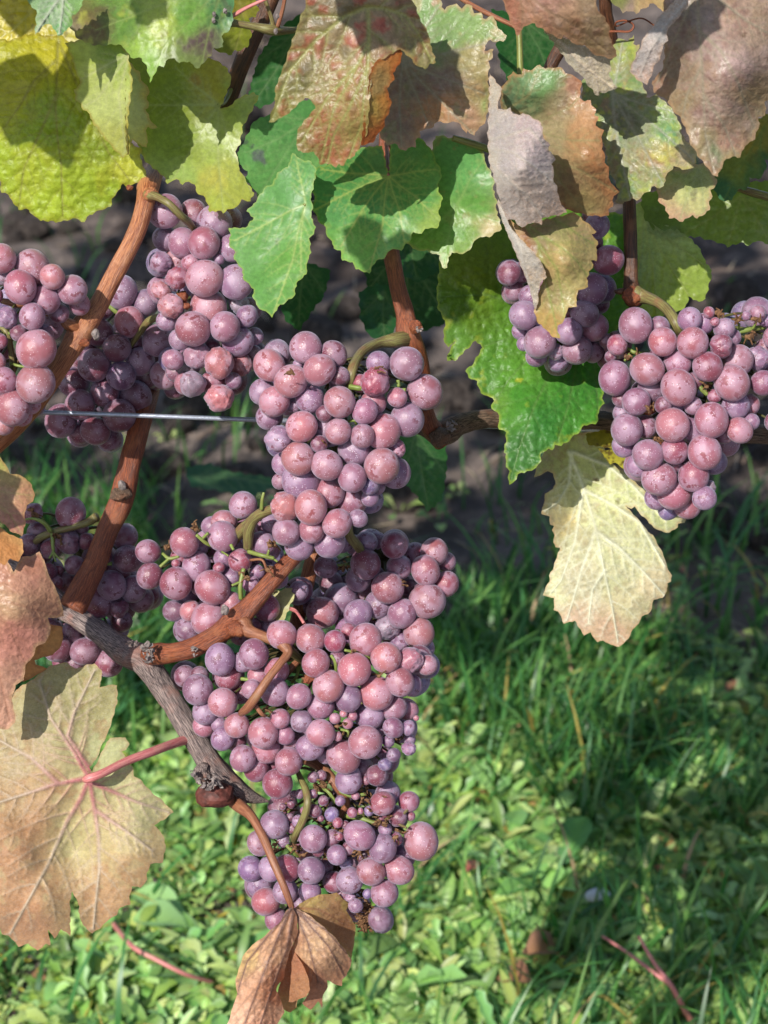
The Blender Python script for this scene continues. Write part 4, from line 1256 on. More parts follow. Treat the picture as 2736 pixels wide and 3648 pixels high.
leaf(vine_l, 'upper orange leaf at the left edge, yellowish at its top', [M_DRY],
     [panel('7', [(-150, -30), (0, -120), (30, -80), (60, -20), (100, -18), (150, 5), (188, 45), (206, 105), (195, 145), (160, 165), (145, 210), (152, 270), (130, 350), (95, 330), (60, 320), (30, 280), (0, 260), (-150, 260)],
            [(0, 0, -50), (200, 110, -44), (130, 340, -58), (-100, 200, -60)], [(60, 40, (206, 176, 96)), (20, -60, (196, 190, 76)), (130, 120, (216, 150, 104)), (90, 260, (216, 136, 116)), (20, 180, (210, 156, 120))],
            veins=[[(-150, 60), (40, 90), (200, 110)], [(-120, 80), (60, 220), (130, 340)]], grey=.2, crinkle=.8, blister=.3, wav=2.2, vcol=(196, 180, 96), vstr=.4, edge=((206, 150, 76), 10, .6), seed=111, teeth=(4, 50)),
      panel('7', [(0, 300), (60, 340), (130, 365), (140, 440), (108, 500), (60, 480), (30, 520), (-20, 500)], [(0, 320, -62), (110, 490, -66), (130, 380, -60)], [(60, 420, (206, 140, 84)), (100, 380, (214, 164, 104))], crinkle=.6, seed=112, teeth=(4, 40))])
leaf(vine_l, 'largest tan leaf seen from underneath with pink veins and a long pink stalk, lower left', [M_PALE],
     [panel('9', [(75, -27), (95, -70), (120, -90), (180, -125), (240, -167), (300, -215), (350, -225), (400, -232), (432, -205), (450, -195), (500, -215), (560, -227), (600, -187), (600, -130), (588, -85), (640, -100), (692, -97), (695, -7), (668, 90), (640, 180), (600, 260), (570, 340), (528, 385), (545, 415), (590, 320), (618, 265), (650, 212), (695, 212), (742, 210), (765, 250), (745, 285), (718, 295), (742, 325), (745, 345), (782, 382), (792, 440), (830, 460), (900, 540), (950, 575), (990, 615), (1026, 652), (980, 690), (910, 732), (945, 760), (972, 810), (980, 850), (962, 950), (890, 960), (868, 1010), (870, 1050), (830, 1100), (780, 1090), (765, 1150), (770, 1200), (712, 1215), (690, 1260), (640, 1290), (600, 1330), (545, 1370), (490, 1320), (462, 1240), (470, 1210), (428, 1120), (412, 1180), (415, 1250), (415, 1388), (390, 1360), (362, 1345), (320, 1400), (285, 1345), (297, 1440), (272, 1430), (222, 1472), (170, 1430), (110, 1448), (60, 1390), (15, 1375), (0, 1340), (-150, 1180), (-220, 800), (-220, 300), (-100, 0), (20, -20)],
            [(525, 450, -30), (1000, 650, -14), (650, 0, -24), (100, 1400, -30), (550, 1340, -28), (-150, 300, -22), (420, 900, -20), (240, 1200, -44), (680, 900, -36), (0, 700, -42), (740, 260, -20)],
            [(300, 100, (176, 164, 112)), (120, 300, (184, 162, 116)), (500, 0, (166, 156, 98)), (650, 300, (206, 206, 146)), (860, 620, (206, 196, 140)), (700, 800, (206, 186, 130)), (600, 1200, (204, 160, 114)), (760, 1000, (206, 166, 118)), (450, 800, (204, 190, 132)), (150, 700, (202, 150, 104)), (100, 900, (208, 156, 112)), (200, 1300, (206, 152, 110)), (100, 600, (190, 152, 106)), (380, 1250, (196, 160, 112)), (-100, 1000, (200, 150, 110))],
            veins=[[(525, 450), (440, 300), (300, 100), (230, -130)], [(525, 450), (320, 490), (150, 545), (-150, 640)], [(525, 450), (480, 570), (400, 700), (290, 950), (180, 1150), (60, 1370)], [(525, 450), (560, 640), (582, 800), (585, 1000), (550, 1350)], [(530, 400), (400, 200), (440, 60), (560, -190)], [(520, 470), (640, 520), (800, 590), (1000, 655)], [(560, 640), (740, 760), (900, 880)], [(340, 480), (180, 330), (0, 230), (-150, 180)]],
            under=True, crinkle=.5, blister=.25, cell=24, wav=3.2, vcol=(210, 190, 164), vstr=.75, wmain=9.0, vcol2=((525, 450), 170, (206, 116, 122)), seed=113, edge=((190, 140, 96), 10, .4), mott=[((176, 120, 76), 34, .64, .07, .5), ((214, 206, 150), 40, .66, .06, .4)], spread=50, teeth=(5, 46))],
     ('9', [(500, 460, -36, 20), (530, 452, -38, 27), (600, 425, -36, 25), (740, 355, -26, 25), (900, 295, -14, 27), (1020, 250, 0, 27), (1130, 215, 14, 30)], M_PINK))
leaf(vine_l, 'papery brown dead leaf hanging folded from a long stalk at the bottom', [M_PAPER],
     [panel('10', [(575, 975), (640, 930), (720, 895), (775, 892), (828, 882), (860, 915), (905, 945), (885, 985), (905, 1020), (940, 1075), (938, 1130), (930, 1190), (915, 1275), (850, 1195), (780, 1115), (700, 1045), (620, 995)], [(575, 975, -22), (830, 890, -6), (930, 1120, 4), (760, 1000, -14)],
            [(700, 920, (206, 176, 90)), (820, 960, (208, 152, 92)), (880, 1080, (190, 130, 76)), (760, 1010, (200, 150, 92))], veins=[[(575, 975), (720, 980), (900, 1080)]], crinkle=.5, wav=2.0, edge=((206, 170, 80), 9, .5), mott=[((214, 200, 96), 40, .66, .05, .6)], seed=114, grey=.12, teeth=(3, 50), vcol=(170, 110, 70)),
      panel('10', [(548, 1200), (578, 1190), (610, 1260), (600, 1500), (590, 1560), (555, 1592), (525, 1580), (495, 1555), (470, 1500), (500, 1400)], [(560, 1200, -4), (550, 1580, 2), (500, 1500, 4)], [(550, 1400, (176, 100, 44)), (550, 1560, (196, 146, 66))], crinkle=.3, wav=1, seed=115, grey=.2, teeth=(2, 40)),
      panel('10', [(565, 1198), (600, 1265), (640, 1330), (662, 1390), (672, 1455), (650, 1495), (600, 1515), (570, 1530), (545, 1528), (552, 1450), (562, 1330)], [(565, 1200, -16), (672, 1450, -28), (560, 1520, -14), (630, 1350, -30)], [(600, 1300, (200, 122, 64)), (630, 1450, (206, 136, 70)), (570, 1500, (190, 120, 60))], crinkle=.4, wav=1.4, seed=116, grey=.25, teeth=(2, 50), mott=[((150, 84, 44), 20, .66, .05, .5)]),
      panel('10', [(560, 965), (640, 998), (720, 1058), (800, 1128), (870, 1208), (918, 1280), (905, 1330), (888, 1372), (862, 1395), (860, 1436), (820, 1425), (772, 1400), (775, 1440), (745, 1500), (742, 1565), (720, 1525), (690, 1560), (675, 1576), (650, 1560), (625, 1535), (662, 1480), (664, 1420), (640, 1340), (600, 1265), (568, 1195), (600, 1100), (590, 1020)], [(560, 970, -24), (700, 1100, -30), (910, 1280, -16), (850, 1430, -10), (680, 1560, -8), (620, 1250, -22), (760, 1280, -34)],
            [(640, 1050, (190, 150, 112)), (760, 1250, (184, 138, 96)), (860, 1350, (180, 124, 84)), (700, 1480, (166, 108, 74)), (620, 1150, (170, 116, 76)), (700, 1180, (196, 156, 106))],
            veins=[[(560, 970), (640, 1040), (780, 1200), (880, 1390)], [(575, 980), (660, 1180), (720, 1420)], [(560, 970), (760, 1100), (910, 1270)]], crinkle=1.1, blister=.6, cell=22, wav=2.8, under=True, vcol=(112, 78, 64), vstr=.75, seed=117, k=.95, grey=.18, teeth=(4, 60), spread=30),
      panel('10', [(565, 960), (530, 990), (500, 1050), (465, 1080), (430, 1112), (390, 1150), (330, 1190), (300, 1225), (272, 1262), (255, 1320), (230, 1395), (240, 1480), (215, 1560), (190, 1640), (150, 1720), (100, 1850), (380, 1850), (450, 1720), (500, 1620), (522, 1585), (500, 1520), (472, 1460), (480, 1430), (520, 1380), (525, 1330), (545, 1250), (568, 1195), (602, 1110), (592, 1020)],
            [(565, 965, -24), (480, 1150, -36), (260, 1320, -14), (400, 1400, -42), (520, 1350, -16), (200, 1700, -18), (360, 1750, -34), (470, 1650, -12)],
            [(500, 1080, (178, 128, 88)), (400, 1250, (186, 138, 98)), (300, 1500, (200, 146, 108)), (480, 1450, (176, 104, 58)), (250, 1650, (206, 160, 124)), (420, 1600, (196, 136, 96)), (560, 1080, (160, 104, 66)), (310, 1260, (196, 160, 90))],
            veins=[[(562, 965), (480, 1150), (380, 1400), (220, 1830)], [(560, 970), (430, 1130), (300, 1290), (240, 1480)], [(570, 1000), (540, 1200), (430, 1500), (330, 1800)]], crinkle=1.1, blister=.6, cell=22, wav=3.2, under=True, vcol=(112, 78, 64), vstr=.75, seed=118, k=.98, grey=.18, teeth=(3, 70), spread=26, mott=[((216, 180, 150), 40, .64, .06, .4)])],
     ('10', [(215, 345, 6, 36), (260, 375, 0, 40), (330, 440, -8, 28), (400, 570, -16, 26), (455, 700, -22, 25), (510, 830, -26, 22), (545, 920, -27, 21), (565, 972, -26, 16)], M_STALKB))
leaf(vine_l, 'small cream-green leaf tucked behind the branching brown cane', [M_PALE],
     [panel('8', [(600, 350), (680, 328), (735, 325), (725, 345), (748, 362), (735, 400), (715, 440), (690, 500), (640, 560), (560, 590), (520, 580), (540, 520), (590, 460)], [(640, 350, 20), (560, 570, 16), (740, 360, 12)], [(680, 400, (206, 202, 140)), (600, 540, (190, 184, 120))], veins=[[(720, 440), (650, 430), (560, 560)]], under=True, crinkle=.4, seed=119, vcol=(214, 210, 170))],
     ('8', [(712, 438, 14, 7), (750, 455, 8, 8), (785, 500, 4, 8), (812, 548, 6, 9)], M_PINK))

# ------------------------------------------------------------------ leaves, right vine
leaf(vine_r, 'blue-green leaf with a grey blotch, left of the two bright green ones', [M_GREEN],
     [panel('F', [(512, 330), (530, 300), (548, 262), (575, 250), (610, 238), (640, 222), (668, 214), (690, 235), (720, 300), (700, 380), (660, 430), (600, 440), (562, 432), (548, 408), (528, 390), (535, 370), (515, 355)], [(600, 260, 16), (540, 400, 10), (680, 300, 20)],
            [(560, 340, (112, 172, 92)), (640, 260, (96, 160, 84)), (600, 400, (116, 178, 96))], J=(668, 260), tips=[(530, 330), (560, 420), (640, 430), (600, 250)], crinkle=.35, blister=.12, vcol=(150, 190, 120), vstr=.4, seed=121, spots=[(563, 340, 14, (112, 112, 120), .8), (533, 305, 10, (90, 100, 90), .7), (552, 318, 5, (100, 100, 104), .7)], mott=[((150, 190, 100), 50, .66, .06, .4)])])
leaf(vine_r, 'narrow bright green leaf hanging point down beside the central one', [M_GREEN],
     [panel('F', [(632, 330), (652, 345), (672, 348), (684, 368), (672, 425), (676, 450), (672, 470), (682, 490), (678, 505), (668, 515), (672, 545), (664, 565), (662, 592), (640, 612), (636, 640), (618, 652), (600, 664), (588, 686), (574, 672), (560, 668), (545, 640), (548, 625), (524, 600), (524, 582), (505, 560), (508, 545), (494, 528), (498, 508), (494, 492), (530, 492), (548, 470), (532, 456), (548, 440), (572, 405), (588, 398), (600, 372), (622, 360)],
            [(660, 440, -18), (590, 680, -34), (505, 520, -12), (640, 340, -14), (680, 500, -24)], [(600, 500, (116, 176, 90)), (560, 600, (112, 172, 84)), (640, 400, (110, 172, 92)), (640, 560, (120, 178, 82))],
            J=(660, 440), tips=[(590, 678), (506, 520), (640, 345), (650, 590)], crinkle=.3, blister=.1, wav=2.6, wmain=4.2, vcol=(176, 206, 116), vstr=.75, edge=((190, 200, 90), 6, .5), seed=122, spots=[(600, 522, 8, (116, 116, 108), .5), (515, 545, 5, (140, 150, 100), .6)], teeth=(7, 34))],
     ('2', [(305, 1212, -18, 9), (330, 1200, -14, 10), (370, 1190, 4, 10), (500, 1150, 30, 10)], M_PETG))
leaf(vine_r, 'central bright green leaf, broad and nearly round with pale veins radiating', [M_GREEN],
     [panel('2', [(765, 860), (660, 870), (560, 900), (480, 940), (430, 985), (395, 980), (360, 1010), (372, 1050), (345, 1090), (342, 1130), (368, 1160), (355, 1200), (348, 1240), (378, 1270), (385, 1305), (430, 1340), (440, 1400), (470, 1425), (480, 1470), (520, 1480), (530, 1540), (590, 1550), (610, 1590), (690, 1617), (710, 1570), (732, 1540), (780, 1528), (798, 1490), (830, 1470), (878, 1482), (905, 1440), (930, 1425), (948, 1372), (1000, 1382), (1020, 1350), (1090, 1350), (1112, 1300), (1098, 1245), (1125, 1175), (1098, 1130), (1095, 1090), (1118, 1040), (1112, 1000), (1082, 955), (1068, 900), (1000, 820), (880, 800), (815, 840), (806, 1010), (798, 1015)],
            [(803, 1040, 8), (690, 1600, -12), (370, 1100, 2), (1110, 1100, 2), (550, 900, 18), (950, 830, 16), (600, 1250, -4), (950, 1250, -4)],
            [(700, 1200, (100, 168, 88)), (800, 1450, (112, 178, 94)), (950, 1200, (104, 170, 84)), (480, 1150, (98, 166, 90)), (620, 1480, (128, 188, 84)), (1050, 1320, (160, 190, 88)), (600, 950, (92, 158, 80)), (800, 1040, (110, 160, 84))],
            J=(803, 1040), tips=[(690, 1600), (370, 1240), (400, 1000), (1100, 1300), (1090, 1000), (900, 1450), (520, 1460)], crinkle=.32, blister=.1, wav=2.4, vcol=(176, 200, 108), vstr=.7, edge=((182, 200, 84), 7, .5), seed=123, mott=[((170, 200, 96), 40, .68, .05, .35)], teeth=(6, 36), wmain=3.8)],
     ('2', [(803, 1040, 8, 10), (798, 960, 16, 11), (790, 850, 30, 12), (770, 700, 40, 12)], M_STALKB))
leaf(vine_r, 'glossy green leaf behind the central one with scorched tan margin at its right', [M_GREEN],
     [panel('2', [(1080, 800), (1250, 820), (1310, 850), (1372, 905), (1370, 950), (1402, 1000), (1432, 1080), (1420, 1120), (1442, 1180), (1440, 1240), (1462, 1300), (1472, 1352), (1400, 1402), (1342, 1400), (1300, 1440), (1285, 1480), (1222, 1502), (1175, 1492), (1158, 1540), (1150, 1582), (1118, 1580), (1105, 1510), (1062, 1500), (1030, 1480), (975, 1482), (910, 1440), (930, 1350), (1000, 1200), (1040, 950)],
            [(1210, 1215, 14), (1460, 1320, 6), (1130, 1570, 8), (1250, 850, 20), (950, 1430, 16), (1300, 1050, 6)], [(1250, 1000, (112, 176, 98)), (1330, 1200, (118, 178, 84)), (1180, 1350, (112, 168, 80)), (1420, 1330, (206, 190, 130)), (1130, 1560, (140, 180, 80)), (1280, 1400, (140, 176, 84))],
            J=(1205, 1215), tips=[(1135, 1570), (1460, 1310), (1380, 920), (960, 1450), (1300, 1440)], crinkle=.55, blister=.25, wav=2.4, vcol=(160, 196, 116), vstr=.5, edge=((206, 190, 126), 9, .6), seed=124, spots=[(1425, 1340, 40, (214, 196, 140), .9), (1170, 1290, 30, (150, 140, 96), .4), (1290, 1270, 22, (166, 150, 90), .5)], mott=[((170, 160, 100), 22, .72, .04, .6)])])
leaf(vine_r, 'olive-brown leaf with green veins and red-orange lower lobes, top centre', [M_DRY],
     [panel('2', [(330, -100), (900, -100), (960, 30), (990, 110), (1040, 200), (1060, 290), (1085, 370), (1050, 375), (1020, 410), (985, 395), (960, 380), (930, 340), (870, 290), (800, 330), (720, 380), (700, 480), (690, 620), (680, 780), (640, 850), (605, 920), (560, 940), (540, 980), (510, 970), (492, 992), (462, 968), (400, 975), (385, 930), (360, 895), (330, 905), (268, 892), (258, 820), (275, 750), (318, 700), (350, 660), (372, 640), (345, 590), (310, 578), (230, 652), (200, 680), (152, 702), (130, 722), (95, 722), (112, 660), (135, 600), (130, 540), (150, 480), (180, 400), (222, 280), (240, 220), (262, 170), (280, 100), (310, 50)],
            [(680, 40, -56), (100, 720, -52), (490, 985, -50), (1060, 380, -52), (400, 500, -54), (680, 600, -60), (300, 200, -54), (270, 880, -50)],
            [(450, 100, (140, 122, 84)), (250, 420, (134, 122, 76)), (150, 660, (146, 146, 66)), (500, 260, (176, 150, 110)), (560, 560, (196, 136, 92)), (420, 780, (192, 104, 76)), (500, 930, (200, 110, 84)), (330, 820, (150, 118, 64)), (400, 470, (186, 158, 118)), (900, 180, (160, 132, 98)), (1000, 340, (150, 132, 90)), (640, 800, (196, 150, 84))],
            veins=[[(680, 40), (688, 200), (680, 400), (660, 560), (640, 740), (560, 960)], [(680, 40), (540, 100), (380, 230), (220, 420), (110, 710)], [(682, 260), (560, 500), (480, 640), (400, 960)], [(680, 400), (570, 640), (480, 800), (440, 960)], [(680, 40), (780, 50), (900, 90), (980, 200), (1060, 370)], [(600, 400), (440, 580), (290, 840)]],
            k=.52, grey=.08, crinkle=1.0, blister=.35, cell=28, wav=2.6, vcol=(172, 170, 90), vstr=.8, wmain=7.5, halo=((140, 146, 66), 15, .35), edge=((170, 160, 80), 10, .5), seed=125, mott=[((186, 74, 50), 46, .56, .08, .85), ((214, 180, 140), 30, .68, .05, .5), ((96, 88, 52), 60, .58, .07, .6)], teeth=(7, 42)),
      panel('2', [(870, 288), (885, 320), (868, 380), (830, 432), (838, 470), (795, 522), (805, 560), (822, 602), (808, 660), (790, 690), (772, 760), (740, 790), (712, 842), (680, 850), (640, 860), (660, 700), (680, 560), (690, 440), (720, 370), (800, 320)],
            [(870, 300, -54), (680, 600, -61), (820, 600, -52), (700, 840, -52), (640, 850, -54), (700, 400, -62)],
            [(840, 380, (206, 130, 62)), (790, 600, (206, 140, 66)), (720, 500, (180, 150, 92)), (720, 780, (196, 110, 56)), (690, 640, (190, 160, 80))], veins=[[(700, 400), (760, 520), (800, 600)], [(690, 560), (740, 700), (750, 780)]], crinkle=.7, wav=1.6, edge=((196, 96, 40), 14, .6), seed=126, k=.52, teeth=(7, 36))])
leaf(vine_r, 'half-withered leaf, green above and mauve-brown below, with a notched right edge, top centre', [M_DRY],
     [panel('2', [(960, -100), (1060, -60), (1110, -5), (1118, 40), (1135, 58), (1165, 30), (1205, 22), (1235, 50), (1262, 25), (1300, 35), (1308, 80), (1352, 72), (1362, 110), (1422, 95), (1442, 150), (1470, 180), (1502, 210), (1482, 245), (1440, 250), (1405, 235), (1372, 270), (1368, 300), (1424, 290), (1418, 340), (1395, 360), (1402, 400), (1390, 450), (1402, 560), (1392, 640), (1382, 700), (1360, 740), (1332, 765), (1310, 802), (1272, 770), (1262, 790), (1228, 735), (1185, 715), (1150, 730), (1108, 716), (1072, 732), (1060, 760), (1020, 762), (988, 775), (992, 810), (962, 830), (965, 872), (940, 865), (905, 892), (862, 872), (840, 848), (790, 855), (752, 800), (720, 700), (700, 500), (760, 350), (860, 280), (900, 100)],
            [(890, 365, -8), (1480, 220, -22), (1310, 790, -12), (860, 870, -12), (1100, 50, -10), (1250, 500, -22), (760, 600, -8)],
            [(1250, 150, (136, 172, 90)), (1400, 190, (140, 172, 84)), (1150, 250, (120, 160, 80)), (1050, 100, (128, 168, 84)), (1330, 350, (176, 160, 96)), (1330, 520, (190, 148, 98)), (1150, 450, (150, 122, 112)), (1000, 550, (142, 112, 98)), (880, 780, (150, 124, 104)), (1020, 740, (186, 130, 72)), (1250, 700, (196, 150, 110)), (1380, 560, (130, 180, 70)), (1120, 640, (196, 140, 86))],
            J=(890, 365), tips=[(1480, 230), (1300, 790), (880, 870), (1100, 40), (1390, 560), (1040, 740)], k=.55, grey=.15, crinkle=.6, blister=.4, wav=2.6, vcol=(164, 160, 128), vstr=.6, edge=((206, 160, 110), 12, .6), seed=127, mott=[((208, 176, 120), 40, .66, .05, .5), ((120, 170, 80), 50, .70, .05, .5)], spots=[(1450, 190, 40, (214, 186, 140), .5), (1400, 310, 26, (206, 156, 110), .9), (1080, 20, 30, (206, 160, 120), .8)])])
leaf(vine_r, 'amber withered leaf whose grey underside folds beneath, right of top centre', [M_DRY, M_HAIRY],
     [panel('3', [(330, 180), (440, 215), (540, 255), (640, 300), (745, 335), (728, 360), (732, 400), (720, 450), (745, 490), (768, 515), (735, 535), (700, 548), (665, 545), (660, 567), (640, 560), (610, 520), (585, 490), (560, 450), (520, 420), (470, 365), (420, 290), (380, 240)], [(340, 190, -48), (740, 340, -60), (660, 560, -44), (765, 515, -50), (500, 330, -52)], [(500, 320, (160, 150, 126)), (660, 470, (186, 172, 136)), (420, 250, (150, 140, 90)), (600, 430, (170, 156, 130))],
            veins=[[(420, 240), (580, 400), (740, 520)], [(600, 320), (640, 440), (660, 550)]], mat=1, under=True, crinkle=.6, wav=1.8, vcol=(196, 176, 150), seed=128),
      panel('3', [(60, -120), (620, -120), (640, -20), (652, 60), (690, 95), (720, 150), (725, 220), (745, 270), (768, 332), (735, 348), (690, 335), (650, 330), (610, 305), (575, 265), (530, 268), (490, 240), (450, 205), (440, 232), (400, 215), (365, 200), (330, 170), (300, 165), (282, 138), (235, 150), (212, 158), (195, 200), (180, 212), (150, 160), (130, 110), (105, 40), (85, -10)],
            [(300, -100, -66), (765, 330, -64), (200, 200, -52), (450, 220, -64), (500, 60, -80), (120, 40, -54)],
            [(250, 60, (200, 136, 96)), (400, 60, (196, 150, 110)), (600, 100, (190, 160, 116)), (650, 250, (186, 156, 100)), (500, 180, (190, 140, 92)), (160, 120, (206, 120, 86)), (380, 0, (200, 146, 126)), (300, 150, (206, 140, 86))],
            veins=[[(150, -100), (350, 60), (560, 180), (740, 330)], [(250, -60), (480, -20), (640, 60)], [(180, -60), (210, 60), (200, 180)]], k=.56, grey=.25, crinkle=.9, blister=.45, cell=24, wav=2.6, vcol=(166, 130, 92), vstr=.5, edge=((206, 150, 96), 10, .6), seed=129, mott=[((214, 176, 156), 36, .66, .05, .5), ((160, 92, 60), 40, .58, .07, .6)], teeth=(7, 44))])
leaf(vine_r, 'tip of a tan leaf with green margin hanging from the top edge, right half', [M_DRY],
     [panel('3', [(640, -120), (1120, -120), (1080, -20), (1062, 50), (1035, 70), (1000, 30), (960, 22), (935, 50), (905, 55), (880, 82), (850, 68), (820, 65), (800, 80), (785, 45), (755, 35), (720, -10)], [(700, -100, 10), (880, 80, -4), (1060, 40, 4)], [(900, 20, (190, 156, 110)), (780, 10, (128, 136, 70)), (1000, 0, (206, 170, 116)), (850, 30, (176, 150, 140))], veins=[[(900, -100), (880, 70)], [(950, -100), (1040, 50)]], crinkle=.9, seed=130, vcol=(190, 170, 120))])
leaf(vine_r, 'mottled green and mauve leaf behind the others, with yellow flecks, right of the upright cane', [M_DRY],
     [panel('3', [(620, 380), (720, 330), (760, 240), (790, 225), (830, 245), (868, 205), (862, 260), (900, 262), (880, 330), (850, 400), (900, 470), (940, 540), (940, 575), (1000, 560), (1045, 595), (1090, 640), (1120, 690), (1142, 740), (1150, 790), (1172, 832), (1212, 862), (1232, 895), (1236, 930), (1222, 990), (1180, 1000), (1152, 1002), (1100, 982), (1080, 1012), (1050, 1050), (1045, 1100), (1020, 1112), (970, 1102), (962, 1130), (930, 1142), (882, 1188), (855, 1170), (800, 1208), (752, 1190), (770, 1160), (780, 1130), (720, 1000), (690, 850), (640, 740), (560, 620), (560, 480)],
            [(740, 550, 6), (1230, 930, -14), (800, 1200, -10), (850, 250, 10), (1000, 850, -16), (600, 500, 14)],
            [(900, 800, (140, 150, 112)), (1000, 960, (176, 140, 112)), (850, 700, (120, 124, 104)), (1100, 800, (110, 160, 110)), (1160, 920, (196, 180, 136)), (1030, 660, (128, 160, 90)), (900, 600, (130, 150, 96)), (950, 1080, (150, 160, 96)), (800, 1130, (110, 132, 92)), (800, 300, (146, 160, 80)), (1040, 890, (206, 200, 90))],
            J=(740, 550), tips=[(1225, 950), (850, 1190), (1110, 660), (800, 250), (1040, 1090)], crinkle=.7, blister=.35, wav=2.0, vcol=(176, 178, 160), vstr=.55, seed=131, mott=[((190, 200, 84), 20, .60, .05, .75), ((168, 128, 118), 30, .60, .06, .6), ((92, 150, 92), 26, .66, .05, .5)], spots=[(1160, 915, 44, (214, 196, 150), .7)], edge=((176, 150, 104), 8, .4))])
leaf(vine_r, 'leaf green at the top and golden orange below, right of the folded grey one', [M_DRY],
     [panel('3', [(80, 530), (95, 500), (125, 470), (118, 455), (152, 422), (175, 440), (202, 440), (210, 405), (232, 412), (255, 415), (310, 382), (345, 405), (362, 400), (420, 397), (452, 412), (462, 432), (520, 452), (555, 478), (552, 540), (545, 575), (575, 600), (612, 592), (615, 620), (642, 645), (632, 680), (658, 690), (640, 742), (662, 760), (692, 770), (672, 810), (682, 842), (678, 880), (692, 905), (695, 960), (722, 1002), (715, 1050), (745, 1095), (780, 1132), (748, 1160), (738, 1185), (742, 1222), (715, 1240), (718, 1275), (620, 1277), (560, 1262), (500, 1250), (380, 1180), (330, 1050), (330, 800), (200, 680), (80, 640)],
            [(330, 720, -22), (90, 540, -20), (450, 410, -34), (660, 720, -40), (770, 1130, -36), (550, 1260, -30), (550, 900, -52), (250, 550, -34)],
            [(230, 540, (106, 150, 90)), (330, 480, (118, 168, 84)), (150, 600, (96, 130, 88)), (490, 520, (190, 136, 100)), (420, 610, (166, 146, 104)), (550, 720, (204, 148, 90)), (560, 850, (200, 146, 84)), (660, 950, (200, 130, 60)), (560, 1050, (186, 148, 90)), (700, 1100, (206, 140, 70)), (560, 1200, (180, 160, 88)), (400, 780, (180, 160, 110)), (450, 1050, (150, 130, 90))],
            veins=[[(100, 640), (300, 720), (480, 640), (550, 570)], [(120, 660), (330, 790), (500, 830), (670, 830)], [(180, 680), (400, 950), (560, 1010), (760, 1130)], [(130, 640), (250, 560), (310, 400)], [(250, 760), (420, 1060), (600, 1270)]], k=.55, grey=.2, crinkle=.7, blister=.4, wav=2.6, vcol=(168, 160, 96), vstr=.55, edge=((206, 126, 60), 12, .55), seed=132, spots=[(500, 500, 60, (196, 136, 104), .6), (505, 478, 16, (120, 66, 40), .8)], mott=[((140, 96, 56), 36, .60, .06, .5), ((214, 176, 120), 30, .68, .05, .45)], teeth=(7, 40))])
